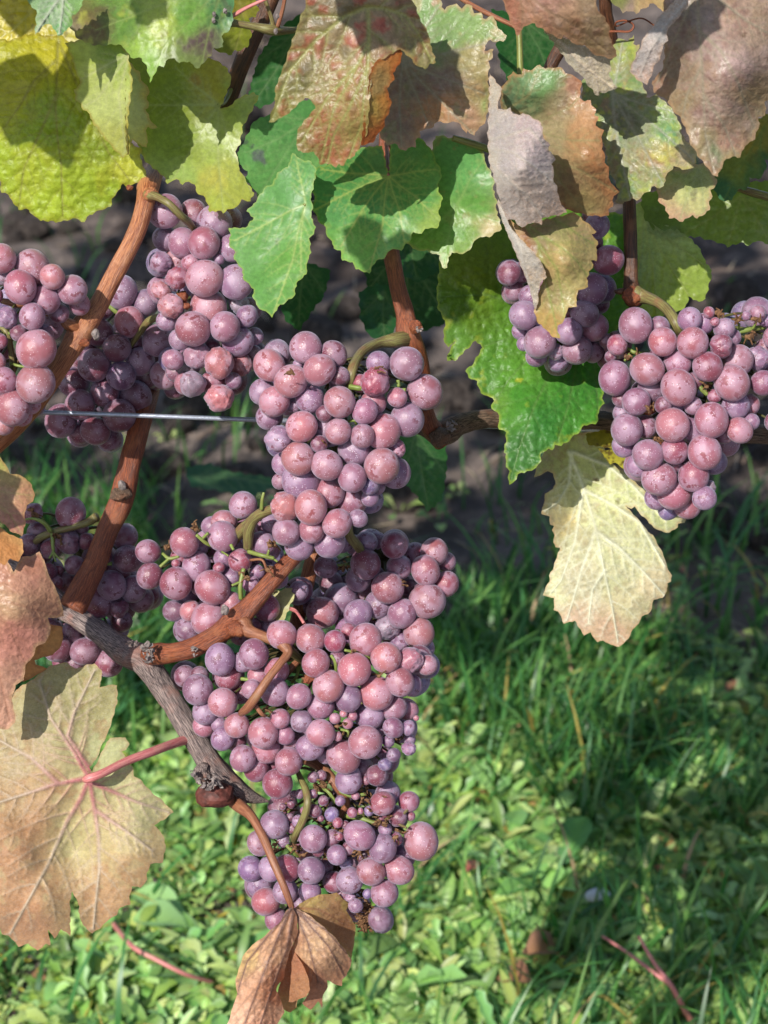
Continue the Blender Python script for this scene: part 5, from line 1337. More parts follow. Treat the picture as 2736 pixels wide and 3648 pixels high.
leaf(vine_r, 'folded woolly grey leaf draped over the violet bunch, with tan lower lobe', [M_HAIRY, M_DRY],
     [panel('d', [(120, 180), (180, 210), (240, 262), (430, 200), (640, 150), (700, 130), (740, 165), (790, 210), (850, 255), (888, 298), (850, 318), (868, 345), (905, 402), (885, 430), (895, 500), (890, 545), (840, 540), (862, 575), (858, 605), (820, 632), (830, 660), (805, 690), (818, 765), (770, 785), (735, 790), (725, 830), (718, 900), (722, 935), (650, 935), (640, 980), (622, 1020), (600, 1075), (560, 1090), (560, 1130), (580, 1200), (540, 1190), (500, 1170), (460, 1120), (400, 1075), (380, 1020), (360, 975), (385, 900), (400, 800), (440, 700), (400, 560), (330, 450), (240, 350), (170, 290)],
            [(180, 220, -46), (640, 150, -42), (890, 400, -44), (450, 650, -56), (570, 1190, -66), (800, 700, -54), (370, 980, -48), (620, 550, -66)],
            [(400, 330, (150, 136, 100)), (600, 300, (156, 146, 100)), (750, 400, (184, 166, 104)), (780, 300, (186, 160, 116)), (600, 560, (184, 156, 104)), (700, 700, (182, 166, 106)), (500, 800, (160, 142, 100)), (620, 950, (178, 164, 108)), (560, 1130, (184, 150, 92)), (400, 1020, (170, 140, 80)), (300, 420, (150, 96, 66))],
            veins=[[(250, 200), (430, 330), (620, 450), (720, 540), (820, 680)], [(300, 260), (460, 480), (560, 620), (620, 1000)], [(480, 160), (640, 260), (860, 400)], [(400, 420), (480, 800), (570, 1180)]], mat=1, crinkle=1.0, blister=.4, wav=2.4, vcol=(146, 160, 84), vstr=.55, edge=((190, 150, 84), 10, .5), seed=133, teeth=(7, 38), mott=[((206, 178, 130), 30, .68, .05, .45)]),
      panel('d', [(60, 20), (130, 180), (150, 240), (230, 340), (320, 430), (400, 520), (440, 590), (470, 680), (430, 710), (410, 750), (395, 820), (398, 900), (370, 960), (350, 880), (320, 760), (280, 660), (240, 560), (190, 440), (140, 320), (90, 200), (50, 60)],
            [(60, 40, -46), (250, 420, -66), (450, 680, -64), (370, 950, -52), (150, 260, -56)], [(200, 300, (176, 170, 160)), (330, 560, (186, 176, 160)), (380, 800, (180, 168, 146)), (100, 120, (180, 174, 164)), (440, 660, (186, 150, 110))],
            veins=[[(80, 100), (240, 420), (370, 930)]], mat=0, under=True, crinkle=.4, wav=1.6, seed=134, vcol=(200, 190, 176), edge=((176, 140, 100), 8, .5), teeth=(4, 40)),
      panel('3', [(12, 430), (45, 470), (85, 525), (82, 560), (62, 600), (65, 642), (100, 650), (135, 635), (152, 672), (190, 682), (210, 668), (260, 690), (302, 712), (330, 755), (325, 790), (345, 830), (372, 855), (362, 890), (385, 910), (405, 945), (380, 970), (395, 1020), (388, 1060), (412, 1100), (425, 1180), (470, 1255), (420, 1275), (375, 1275), (325, 1290), (322, 1328), (270, 1315), (240, 1325), (205, 1345), (180, 1330), (165, 1300), (120, 1300), (100, 1260), (72, 1180), (40, 1060), (10, 960), (2, 800), (10, 600)],
            [(15, 440, -38), (8, 900, -62), (100, 1250, -58), (300, 720, -78), (400, 950, -66), (460, 1250, -62), (200, 1000, -90), (80, 560, -50), (200, 1320, -66)],
            [(100, 700, (170, 156, 152)), (220, 760, (176, 152, 150)), (150, 950, (180, 164, 162)), (280, 900, (178, 156, 156)), (300, 1150, (180, 158, 144)), (60, 1000, (186, 172, 150)), (50, 550, (176, 162, 140)), (420, 1240, (170, 140, 118)), (180, 1200, (166, 144, 130))],
            veins=[[(5, 830), (120, 800), (250, 760), (380, 910)], [(8, 950), (120, 1060), (230, 1150), (330, 1290)], [(8, 880), (150, 900), (280, 990), (400, 1090)], [(8, 760), (80, 690), (130, 640)]], mat=0, under=True, crinkle=.7, blister=.5, cell=26, wav=3.0, vcol=(190, 176, 160), vstr=.6, edge=((190, 150, 116), 8, .5), seed=135, teeth=(7, 40))])
leaf(vine_r, 'biggest mauve-brown withered leaf with a rolled grey left edge, top right corner', [M_DRY, M_HAIRY],
     [panel('3', [(1060, -120), (1800, -120), (1800, 480), (1700, 560), (1640, 600), (1648, 640), (1642, 682), (1602, 690), (1612, 730), (1590, 780), (1582, 822), (1540, 850), (1522, 862), (1495, 930), (1450, 925), (1410, 940), (1392, 975), (1375, 1010), (1362, 1045), (1330, 1030), (1312, 1005), (1275, 955), (1240, 920), (1222, 880), (1195, 840), (1190, 800), (1160, 740), (1140, 690), (1100, 660), (1080, 625), (1060, 590), (1020, 570), (985, 545), (972, 495), (995, 455), (1030, 420), (1050, 330), (1040, 200), (1040, 60)],
            [(1240, -40, -62), (980, 510, -52), (1340, 1030, -80), (1640, 640, -62), (1750, 100, -58), (1350, 500, -88), (1100, 200, -60), (1550, 400, -84)],
            [(1180, 150, (150, 134, 128)), (1120, 400, (160, 130, 100)), (1030, 500, (180, 130, 92)), (1150, 620, (178, 150, 100)), (1350, 300, (190, 160, 146)), (1450, 150, (196, 156, 130)), (1500, 420, (200, 160, 150)), (1300, 650, (180, 144, 126)), (1450, 650, (190, 154, 136)), (1350, 900, (130, 146, 92)), (1450, 830, (196, 140, 110)), (1280, 850, (176, 150, 92)), (1330, 1010, (200, 156, 104)), (1580, 700, (186, 160, 110)), (1560, 560, (206, 168, 110)), (1600, 200, (196, 160, 130)), (1500, 900, (160, 166, 76))],
            veins=[[(1240, -100), (1245, 60), (1255, 200), (1270, 420), (1280, 620), (1290, 800), (1340, 1020)], [(1240, -80), (1400, 20), (1530, 120), (1700, 220)], [(1250, 180), (1380, 300), (1480, 480), (1580, 760)], [(1240, -60), (1140, 160), (1000, 500)], [(1262, 400), (1180, 560), (1150, 700)], [(1278, 560), (1400, 740), (1470, 920)]],
            k=.55, grey=.25, crinkle=.8, blister=.35, cell=24, wav=3.0, vcol=(176, 164, 132), vstr=.6, edge=((190, 146, 86), 14, .6), seed=136, mott=[((214, 176, 168), 34, .64, .06, .5), ((150, 96, 82), 40, .60, .07, .6), ((206, 170, 110), 60, .68, .05, .4)], spots=[(1500, 225, 18, (120, 76, 50), .7)], teeth=(7, 44)),
      panel('3', [(1060, 55), (1090, 20), (1150, -40), (1200, -60), (1186, 35), (1150, 72), (1128, 110), (1085, 150), (1062, 185), (1068, 240), (1040, 265), (1030, 305), (1022, 350), (990, 380), (975, 430), (945, 502), (915, 485), (880, 470), (868, 445), (842, 420), (850, 390), (872, 350), (885, 310), (905, 285), (922, 225), (950, 180), (985, 150), (1010, 100)],
            [(1180, -40, -74), (1060, 200, -82), (940, 490, -84), (850, 410, -76), (1000, 120, -86), (1000, 250, -96)], [(1100, 60, (180, 156, 136)), (1000, 200, (176, 166, 160)), (920, 350, (170, 158, 154)), (930, 460, (186, 152, 134)), (1040, 240, (170, 140, 120))],
            veins=[[(1180, 0), (1050, 160), (960, 300), (900, 460)]], mat=1, under=True, crinkle=.5, wav=1.6, vcol=(190, 178, 166), edge=((186, 140, 96), 9, .5), seed=137, teeth=(5, 40))])
leaf(vine_r, 'small cream-green leaf with pinkish brown rim and dark specks, right', [M_PALE],
     [panel('3', [(1000, 1110), (1030, 1060), (1050, 1010), (1090, 985), (1180, 1000), (1230, 970), (1290, 960), (1340, 1030), (1358, 1060), (1352, 1095), (1320, 1122), (1330, 1160), (1312, 1190), (1315, 1240), (1270, 1275), (1240, 1292), (1215, 1270), (1190, 1285), (1155, 1312), (1120, 1295), (1075, 1290), (1052, 1225), (1010, 1185)], [(1250, 980, 4), (1010, 1120, -2), (1150, 1300, -8), (1350, 1080, 6)],
            [(1180, 1150, (196, 200, 126)), (1050, 1180, (206, 170, 130)), (1120, 1270, (206, 170, 130)), (1280, 1210, (206, 200, 130)), (1250, 1080, (150, 160, 84)), (1150, 1040, (150, 166, 80)), (1050, 1060, (190, 190, 110))], veins=[[(1260, 980), (1200, 1120), (1140, 1290)], [(1260, 980), (1280, 1250)], [(1250, 985), (1100, 1080), (1020, 1150)]], crinkle=.5, vcol=(180, 190, 130), vstr=.4, edge=((206, 156, 124), 16, .6), seed=138, spots=[(1220, 1130, 30, (120, 100, 80), .5), (1100, 1130, 14, (110, 120, 70), .5), (1240, 1190, 20, (130, 110, 90), .4)])])
leaf(vine_r, 'dark green leaf with yellowing centre below the biggest brown leaf, right edge', [M_GREEN],
     [panel('3', [(1300, 920), (1480, 850), (1600, 700), (1720, 640), (1780, 900), (1700, 960), (1642, 940), (1650, 1000), (1602, 1062), (1550, 1048), (1552, 1090), (1530, 1122), (1480, 1118), (1470, 1145), (1445, 1182), (1402, 1192), (1362, 1160), (1340, 1125), (1320, 1050)], [(1500, 900, 24), (1400, 1190, 8), (1640, 1000, 14)], [(1500, 1000, (84, 128, 70)), (1400, 1120, (72, 124, 84)), (1580, 880, (170, 150, 56)), (1640, 960, (70, 118, 76)), (1460, 980, (140, 150, 60))], veins=[[(1640, 750), (1520, 950), (1400, 1180)], [(1620, 800), (1600, 1050)]], crinkle=.8, blister=.5, vcol=(120, 150, 80), vstr=.4, seed=139)])
leaf(vine_r, 'large shaded green leaf behind at the right edge', [M_GREEN],
     [panel('3', [(900, 1150), (1100, 1100), (1300, 1060), (1500, 1080), (1750, 1060), (1780, 1400), (1700, 1425), (1642, 1442), (1600, 1422), (1542, 1452), (1500, 1432), (1420, 1462), (1390, 1440), (1330, 1422), (1240, 1400), (1168, 1402), (1080, 1420), (950, 1380)], [(1400, 1100, 62), (1500, 1440, 56), (1000, 1300, 66)], [(1400, 1250, (130, 156, 56)), (1600, 1300, (124, 150, 56)), (1100, 1300, (126, 154, 60))], J=(1500, 1160), tips=[(1660, 1420), (1420, 1450), (1150, 1390), (1740, 1250)], crinkle=.5, vcol=(160, 172, 90), vstr=.5, seed=140)])
leaf(vine_r, 'pale green leaf behind the right upright cane, with sun patches put into its colour', [M_GREEN],
     [panel('6', [(860, -280), (980, -320), (1100, -260), (1170, -110), (1240, -45), (1270, 10), (1292, 65), (1312, 75), (1328, 138), (1305, 200), (1300, 235), (1288, 272), (1250, 292), (1188, 258), (1188, 290), (1165, 325), (1150, 342), (1100, 352), (1020, 382), (940, 370), (890, 330), (800, 200), (820, 0)], [(1000, -200, 66), (1300, 150, 60), (1000, 370, 56), (1150, 0, 58)], [(1050, -60, (184, 204, 130)), (1100, 100, (172, 192, 84)), (1000, 280, (170, 190, 84)), (1200, 200, (160, 184, 76)), (920, 40, (180, 200, 120))],  # paler greens put sun patches into the upper part
            J=(930, -220), tips=[(1290, 80), (1200, 270), (1000, 370), (870, 250)], under=True, crinkle=.5, vcol=(196, 206, 130), vstr=.45, seed=141)])
leaf(vine_r, 'big puckered green leaf behind the violet bunch, its lower half in full sun', [M_PUCKER],
     [panel('6', [(-280, 40), (-200, -40), (-60, -120), (150, -200), (500, -260), (800, -230), (920, -20), (905, 20), (925, 60), (918, 130), (930, 180), (850, 300), (760, 480), (720, 640), (690, 700), (688, 800), (680, 860), (692, 890), (660, 930), (655, 990), (640, 1015), (572, 1020), (545, 1060), (505, 1085), (490, 1105), (440, 1142), (400, 1135), (382, 1170), (362, 1158), (318, 1185), (312, 1245), (262, 1290), (235, 1290), (182, 1310), (162, 1352), (130, 1372), (122, 1330), (130, 1292), (108, 1250), (112, 1190), (95, 1180), (110, 1120), (112, 1062), (70, 1045), (65, 1010), (72, 960), (40, 935), (20, 902), (42, 875), (0, 845), (-40, 830), (-60, 760), (-110, 740), (-130, 700), (-80, 650), (-30, 560), (-70, 520), (-190, 640), (-235, 640), (-235, 600), (-190, 520), (-230, 560), (-260, 510), (-250, 400), (-290, 340), (-300, 240)],
            [(500, 380, 62), (140, 1360, 6), (-250, 300, 40), (680, 880, 34), (850, 0, 70), (250, 900, 22), (0, 860, 34), (450, 700, 40), (-100, 0, 50)],
            [(200, 850, (78, 146, 50)), (350, 1000, (66, 134, 54)), (500, 850, (72, 142, 52)), (180, 1200, (74, 126, 58)), (0, 760, (96, 150, 58)), (600, 960, (80, 148, 52)), (-150, 300, (96, 130, 36)), (-100, 100, (120, 136, 36)), (-190, 560, (104, 150, 56)), (250, 400, (100, 150, 44)), (700, 300, (96, 146, 50)), (20, 880, (110, 156, 60)), (190, 770, (104, 160, 54))],
            veins=[[(560, 400), (420, 620), (280, 900), (190, 1150), (140, 1350)], [(560, 400), (300, 560), (120, 760), (40, 890)], [(560, 400), (520, 700), (480, 900), (410, 1130)], [(560, 400), (640, 700), (660, 980)], [(540, 390), (260, 330), (0, 250), (-270, 260)], [(480, 390), (200, 480), (-40, 560)], [(560, 380), (700, 200), (880, 40)]],
            crinkle=1.5, blister=.9, cell=30, wav=2.4, vcol=(110, 140, 78), vstr=.4, edge=((196, 206, 84), 9, .45), seed=142, mott=[((206, 206, 70), 40, .76, .04, .4)], spots=[(190, 765, 22, (206, 206, 60), .7), (25, 880, 34, (220, 206, 110), .5), (560, 560, 20, (150, 100, 50), .5)], teeth=(8, 40), spread=50)])
leaf(vine_r, 'pale cream-yellow leaf seen from below, hanging alone against the dark grass', [M_PALE, M_GREEN],
     [panel('b', [(420, 520), (440, 420), (520, 300), (620, 200), (760, 190), (850, 180), (930, 290), (1000, 420), (1150, 540), (1240, 620), (1330, 720), (1400, 780), (1450, 790), (1545, 828), (1530, 855), (1485, 862), (1480, 890), (1420, 928), (1380, 925), (1320, 900), (1270, 860), (1255, 830), (1215, 805), (1185, 765), (1165, 735), (1140, 752), (1100, 730), (1150, 790), (1210, 850), (1260, 920), (1300, 945), (1335, 1020), (1372, 1080), (1395, 1150), (1410, 1200), (1438, 1245), (1432, 1290), (1405, 1302), (1402, 1360), (1370, 1410), (1302, 1425), (1290, 1490), (1262, 1530), (1215, 1548), (1195, 1600), (1150, 1640), (1130, 1690), (1085, 1745), (1048, 1772), (990, 1758), (930, 1725), (888, 1738), (862, 1705), (838, 1665), (790, 1688), (752, 1630), (722, 1578), (640, 1602), (618, 1545), (598, 1510), (565, 1500), (568, 1410), (530, 1405), (486, 1390), (505, 1330), (535, 1290), (530, 1245), (560, 1200), (580, 1130), (612, 1040), (580, 1035), (562, 1000), (572, 950), (553, 910), (568, 880), (538, 868), (535, 810), (475, 790), (478, 745), (500, 690), (500, 640), (560, 605), (578, 570), (560, 490), (520, 475), (450, 510)],
            [(700, 330, 62), (1040, 1760, 42), (500, 1390, 50), (1430, 1260, 48), (1500, 860, 66), (490, 780, 44), (690, 850, 68), (900, 1000, 40), (620, 1000, 54), (1150, 740, 60)],
            [(900, 900, (216, 220, 160)), (1200, 1000, (222, 222, 158)), (700, 1000, (196, 196, 146)), (620, 900, (206, 184, 110)), (560, 1350, (214, 216, 156)), (1000, 1650, (206, 164, 124)), (700, 1540, (206, 170, 136)), (1300, 1350, (216, 196, 146)), (800, 1300, (190, 180, 136)), (1000, 1200, (206, 206, 146)), (600, 400, (176, 180, 100)), (850, 400, (190, 196, 110)), (1300, 830, (214, 220, 140)), (1050, 560, (206, 214, 134)), (1200, 1450, (206, 196, 140))],
            veins=[[(680, 330), (780, 580), (870, 880), (940, 1220), (1000, 1500), (1040, 1740)], [(700, 330), (960, 430), (1150, 580), (1400, 850)], [(800, 620), (1000, 720), (1200, 850), (1390, 1180)], [(880, 920), (1050, 1040), (1230, 1220), (1390, 1400)], [(780, 640), (720, 1000), (620, 1280), (540, 1380)], [(870, 920), (770, 1200), (700, 1450), (660, 1580)], [(940, 1210), (850, 1350), (820, 1600)], [(700, 330), (680, 560), (600, 700), (500, 770)]],
            under=True, k=.72, grey=.15, crinkle=.5, blister=.2, wav=3.0, vcol=(230, 230, 196), vstr=.7, edge=((200, 156, 100), 10, .6), seed=143, mott=[((166, 140, 84), 16, .63, .05, .6), ((196, 176, 150), 46, .64, .07, .4), ((150, 146, 110), 12, .68, .04, .5)], teeth=(4, 44), wmain=7, spots=[(860, 520, 12, (120, 80, 50), .7), (1070, 690, 26, (120, 116, 40), .9), (1110, 610, 12, (150, 110, 70), .6)]),
      panel('b', [(800, 200), (1000, 150), (1100, 300), (1180, 400), (1150, 500), (1110, 480), (1080, 455), (1055, 440), (1020, 410), (985, 425), (960, 400), (930, 350), (885, 298), (940, 320), (1000, 310), (900, 290), (820, 280)], [(900, 200, 54), (900, 300, 48), (1130, 470, 44)], [(1000, 350, (206, 196, 76)), (900, 230, (150, 140, 50)), (1100, 430, (214, 204, 84))], mat=1, crinkle=.5, seed=144, mott=[((96, 70, 44), 14, .62, .03, .85)], vcol=(206, 200, 110), teeth=(5, 30))])

# dark leaves on the far side of the row
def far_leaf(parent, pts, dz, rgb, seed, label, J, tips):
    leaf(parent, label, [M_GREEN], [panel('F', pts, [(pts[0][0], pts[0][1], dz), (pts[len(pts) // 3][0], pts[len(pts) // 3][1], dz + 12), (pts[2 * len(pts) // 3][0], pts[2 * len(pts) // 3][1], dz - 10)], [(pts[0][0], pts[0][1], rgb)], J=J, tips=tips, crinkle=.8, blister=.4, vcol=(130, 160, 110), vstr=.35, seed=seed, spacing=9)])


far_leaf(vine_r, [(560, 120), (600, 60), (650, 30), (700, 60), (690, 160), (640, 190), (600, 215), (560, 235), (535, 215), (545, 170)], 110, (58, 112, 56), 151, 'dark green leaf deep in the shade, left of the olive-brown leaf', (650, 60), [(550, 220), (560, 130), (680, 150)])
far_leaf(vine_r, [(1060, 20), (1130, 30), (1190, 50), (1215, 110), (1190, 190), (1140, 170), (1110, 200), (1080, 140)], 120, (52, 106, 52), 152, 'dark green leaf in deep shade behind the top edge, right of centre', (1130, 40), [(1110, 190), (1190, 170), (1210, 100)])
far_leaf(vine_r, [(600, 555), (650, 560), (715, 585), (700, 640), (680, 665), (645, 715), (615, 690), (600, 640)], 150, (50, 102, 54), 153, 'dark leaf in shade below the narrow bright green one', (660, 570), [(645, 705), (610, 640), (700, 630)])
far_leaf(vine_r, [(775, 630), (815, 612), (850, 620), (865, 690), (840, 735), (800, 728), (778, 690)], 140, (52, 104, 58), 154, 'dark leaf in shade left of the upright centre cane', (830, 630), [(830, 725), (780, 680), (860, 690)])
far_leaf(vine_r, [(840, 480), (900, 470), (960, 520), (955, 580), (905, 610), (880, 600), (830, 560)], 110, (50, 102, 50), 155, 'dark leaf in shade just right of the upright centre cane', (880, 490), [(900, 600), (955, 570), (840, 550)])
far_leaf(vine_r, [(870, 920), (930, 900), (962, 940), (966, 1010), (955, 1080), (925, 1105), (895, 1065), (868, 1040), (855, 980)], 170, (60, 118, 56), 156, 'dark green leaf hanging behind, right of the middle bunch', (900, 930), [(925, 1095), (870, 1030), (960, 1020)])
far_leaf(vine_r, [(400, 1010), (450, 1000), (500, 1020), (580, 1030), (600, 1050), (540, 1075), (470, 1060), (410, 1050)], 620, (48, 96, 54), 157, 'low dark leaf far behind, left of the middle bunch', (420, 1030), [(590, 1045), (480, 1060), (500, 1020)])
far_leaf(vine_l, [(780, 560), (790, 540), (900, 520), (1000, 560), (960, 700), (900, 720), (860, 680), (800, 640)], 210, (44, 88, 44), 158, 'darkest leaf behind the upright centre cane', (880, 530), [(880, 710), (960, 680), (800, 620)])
# ------------------------------------------------------------------ grape bunches
def dried_bits(root, key, spots, seed):
    """withered flower caps and stalk ends: tiny crumpled scraps"""
    r = random.Random(seed); V = []; F = []; off = 0
    for (x, y, rad, n, dz) in spots:
        for i in range(max(2, int(n * .6))):
            a = r.uniform(0, 6.28); q = rad * math.sqrt(r.random())
            (px, py), = cv(key, [(x + q * math.cos(a), y + q * math.sin(a))])
            p = PT(px, py, dz + r.uniform(-6, 6))
            v, f = ico(0)
            v = v * (1 + .7 * n3(v, 1.7, r.randint(0, 999)))[:, None] * np.array((r.uniform(.5, 1.8), r.uniform(.4, 1), r.uniform(.5, 1.6))) * r.uniform(.0005, .0013)
            V.append(v + p); F += [tuple(k + off for k in t) for t in f]; off += len(v)
            q2 = p + np.array((r.uniform(-1, 1), r.uniform(-.5, .5), r.uniform(-1, 1))) * .0035
            v, f, u = sweep(np.array([p, (p + q2) / 2 + np.array((0, -.001, .001)), q2]), np.array([.0005, .0004, .0003]), 4)
            V.append(v); F += [tuple(k + off for k in t) for t in f]; off += len(v)
    V = np.concatenate(V)
    link('dried_bits', mk_mesh('dried_bits', V, F, [M_BITS], None, V * 1000, False), root, None, 'stuff')


bunch('pink bunch cut off by the left edge, beside the orange-brown cane', '4', '''212 735 110 ra; 120 370 94 rp; 210 940 110 pa; 190 255 102 p; 75 1085 100 pa; 20 925 78 r; 190 545 78 pv; 5 200 85 p
265 445 88 p; 310 310 75 pa; 50 545 65 vw; 425 385 88 vp; 10 300 60 gw; 255 650 60 vd; 470 470 62 r; 0 690 45 r; -40 420 55 r; 20 1180 66 a; 175 1060 60 p; 345 520 60 d; -20 810 55 p; 110 640 50 d; -80 700 90 p; -90 930 90 p; -90 1100 90 p; -70 300 80 v; 130 1130 60 a''',
      -12, 26, .35, 1, stems=[('4', [(-10, 600, -26, 12), (40, 640, -28, 16), (65, 740, -26, 19), (75, 860, -24, 17), (70, 980, -16, 12)], M_STALK), ('4', [(60, 820, -28, 8), (110, 835, -30, 9), (165, 845, -30, 7)], M_STEM),
                              ('4', [(45, 640, -28, 9), (80, 650, -30, 8), (110, 670, -28, 7)], M_STEM), ('4', [(70, 640, -27, 9), (100, 600, -28, 7)], M_STEM), ('4', [(300, 530, -16, 22), (200, 480, -20, 20), (100, 470, -24, 22), (10, 450, -22, 18)], M_STALKB)],
      extra=lambda r: dried_bits(r, '4', [(110, 790, 22, 6, -22)], 3))
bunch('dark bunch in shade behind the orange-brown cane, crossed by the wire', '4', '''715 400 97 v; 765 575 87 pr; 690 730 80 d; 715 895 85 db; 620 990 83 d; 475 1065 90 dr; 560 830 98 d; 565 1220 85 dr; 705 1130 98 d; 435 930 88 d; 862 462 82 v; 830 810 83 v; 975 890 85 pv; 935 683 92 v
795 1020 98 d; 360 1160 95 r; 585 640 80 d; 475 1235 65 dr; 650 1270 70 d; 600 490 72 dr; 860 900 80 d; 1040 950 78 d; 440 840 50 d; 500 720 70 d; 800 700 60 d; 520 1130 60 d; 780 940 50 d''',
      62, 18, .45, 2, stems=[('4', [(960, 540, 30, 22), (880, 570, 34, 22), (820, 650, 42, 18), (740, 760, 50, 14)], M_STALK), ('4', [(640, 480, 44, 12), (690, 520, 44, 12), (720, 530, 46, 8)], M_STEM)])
bunch('long bunch with shrivelled wrinkled grapes at its lower end, left of the bright green leaves', '4', '''1210 318 108 p; 1205 110 95 pr; 1140 615 100 pr; 1235 490 103 pa; 1290 815 85 aw; 1170 770 82 gpw; 1330 605 88 vp; 1405 690 95 v; 1395 340 100 v; 1080 108 85 vp; 980 85 75 v
975 -80 98 vp; 1265 -10 100 v; 1145 -65 84 dr; 1045 320 65 rw; 955 390 58 aw; 1010 480 72 aw; 945 225 64 vw; 1045 215 65 aw; 1130 230 58 p; 1295 205 32 v; 1370 140 80 v; 1420 830 68 aw; 1295 1020 80 aw; 1265 930 78 rw; 1140 940 75 gw; 1110 830 75 gw; 1060 680 62 v; 985 570 60 v; 1460 540 62 v
1405 470 62 gw; 1020 800 60 vp; 1060 780 50 v; 1090 940 60 p; 1380 925 48 vd; 1480 500 70 dv; 1505 660 50 v; 1490 770 60 d; 1345 -30 80 d; 1250 720 50 d; 1180 420 50 d; 1080 430 36 rk; 1100 480 24 rk; 1200 690 60 d; 1040 870 60 vd''',
      24, 28, .35, 3, stems=[('1', [(870, 1150, -8, 34), (930, 1165, -12, 24), (1000, 1205, -16, 22), (1065, 1270, -14, 24), (1110, 1310, -8, 24), (1150, 1360, 2, 18)], M_STALK)])
bunch('full pink bunch in the middle, hanging from the forked upright cane', '5', '''1185 490 102 pr; 455 697 92 ap; 435 885 97 a; 678 552 95 pa; 392 428 95 pa; 560 362 92 p; 265 332 95 pa; 295 548 90 p; 672 725 75 p; 812 752 70 pv; 605 925 90 p; 930 930 102 pa; 510 1175 100 ap; 618 1090 88 p; 665 1270 85 p; 478 230 93 pv; 935 725 100 p
1075 325 97 vp; 828 605 75 pv; 1020 525 58 p; 880 555 76 p; 505 530 85 v; 515 1310 75 p; 365 1320 82 pv; 770 835 98 v; 755 1000 85 vp; 750 1140 90 pv; 890 420 86 rw; 355 1170 85 aw; 1080 655 95 v; 320 760 78 vgw; 450 1020 108 v; 225 490 74 v; 310 270 80 v; 620 720 92 v
645 268 76 rd; 435 328 30 v; 908 320 68 v; 265 640 78 v; 1010 970 90 v; 440 1400 85 v; 620 1380 92 v; 1005 825 62 pw; 345 920 66 v; 410 570 46 v; 860 1045 56 b; 420 1100 52 v; 860 1120 50 v; 790 1240 52 v; 680 400 60 d; 650 430 40 gw; 800 440 55 r; 590 620 50 d; 570 1000 50 v; 900 1050 50 vd; 330 1020 50 d; 560 800 50 d
905 360 30 ak; 330 800 34 rk''',
      8, 34, .45, 4, stems=[('5', [(1095, 172, 20, 50), (1010, 185, 12, 46), (920, 200, 8, 32), (840, 235, 0, 28), (785, 290, -8, 29), (755, 360, -16, 31), (740, 440, -16, 28), (735, 540, -6, 22)], M_STALK),
                            ('5', [(740, 460, -18, 18), (800, 470, -20, 16), (860, 470, -16, 12)], M_STEM), ('5', [(940, 475, -10, 10), (1020, 480, -14, 11), (1070, 480, -16, 12)], M_STEM), ('5', [(1025, 420, -16, 12), (1030, 460, -16, 10)], M_STEM),
                            ('5', [(720, 670, -20, 10), (765, 660, -22, 9), (780, 680, -20, 8)], M_STEM), ('5', [(585, 800, -20, 6), (595, 830, -22, 6)], M_STEM)],
      extra=lambda r: dried_bits(r, '5', [(905, 365, 26, 10, -26), (400, 385, 14, 4, -36), (640, 430, 30, 8, -8), (590, 815, 18, 4, -20)], 4))
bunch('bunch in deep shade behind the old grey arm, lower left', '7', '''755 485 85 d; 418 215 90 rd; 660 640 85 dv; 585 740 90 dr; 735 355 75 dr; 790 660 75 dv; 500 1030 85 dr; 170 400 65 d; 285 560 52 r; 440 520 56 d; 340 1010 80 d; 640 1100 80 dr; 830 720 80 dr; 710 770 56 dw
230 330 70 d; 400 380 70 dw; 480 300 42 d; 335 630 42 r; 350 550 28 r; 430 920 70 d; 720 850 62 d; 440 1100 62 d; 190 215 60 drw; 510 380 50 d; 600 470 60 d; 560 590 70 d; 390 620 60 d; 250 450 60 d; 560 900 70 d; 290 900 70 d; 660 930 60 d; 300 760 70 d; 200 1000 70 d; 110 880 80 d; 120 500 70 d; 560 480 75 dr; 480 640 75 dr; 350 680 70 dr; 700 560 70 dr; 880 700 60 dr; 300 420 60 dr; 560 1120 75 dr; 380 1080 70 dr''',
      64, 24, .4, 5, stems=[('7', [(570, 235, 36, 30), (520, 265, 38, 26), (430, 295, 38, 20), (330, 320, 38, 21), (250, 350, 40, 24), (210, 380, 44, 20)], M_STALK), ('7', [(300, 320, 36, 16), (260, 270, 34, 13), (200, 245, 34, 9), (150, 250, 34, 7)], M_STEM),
                            ('7', [(310, 330, 36, 12), (312, 400, 34, 11), (315, 440, 34, 10), (290, 480, 32, 6)], M_STEM), ('7', [(314, 440, 33, 8), (345, 475, 32, 6), (370, 485, 32, 5)], M_STEM), ('7', [(312, 440, 33, 8), (330, 500, 32, 6)], M_STEM), ('7', [(600, 510, 40, 14), (660, 510, 42, 12)], M_STEM)],
      extra=lambda r: dried_bits(r, '7', [(200, 210, 30, 10, 40), (340, 370, 36, 10, 36)], 5))
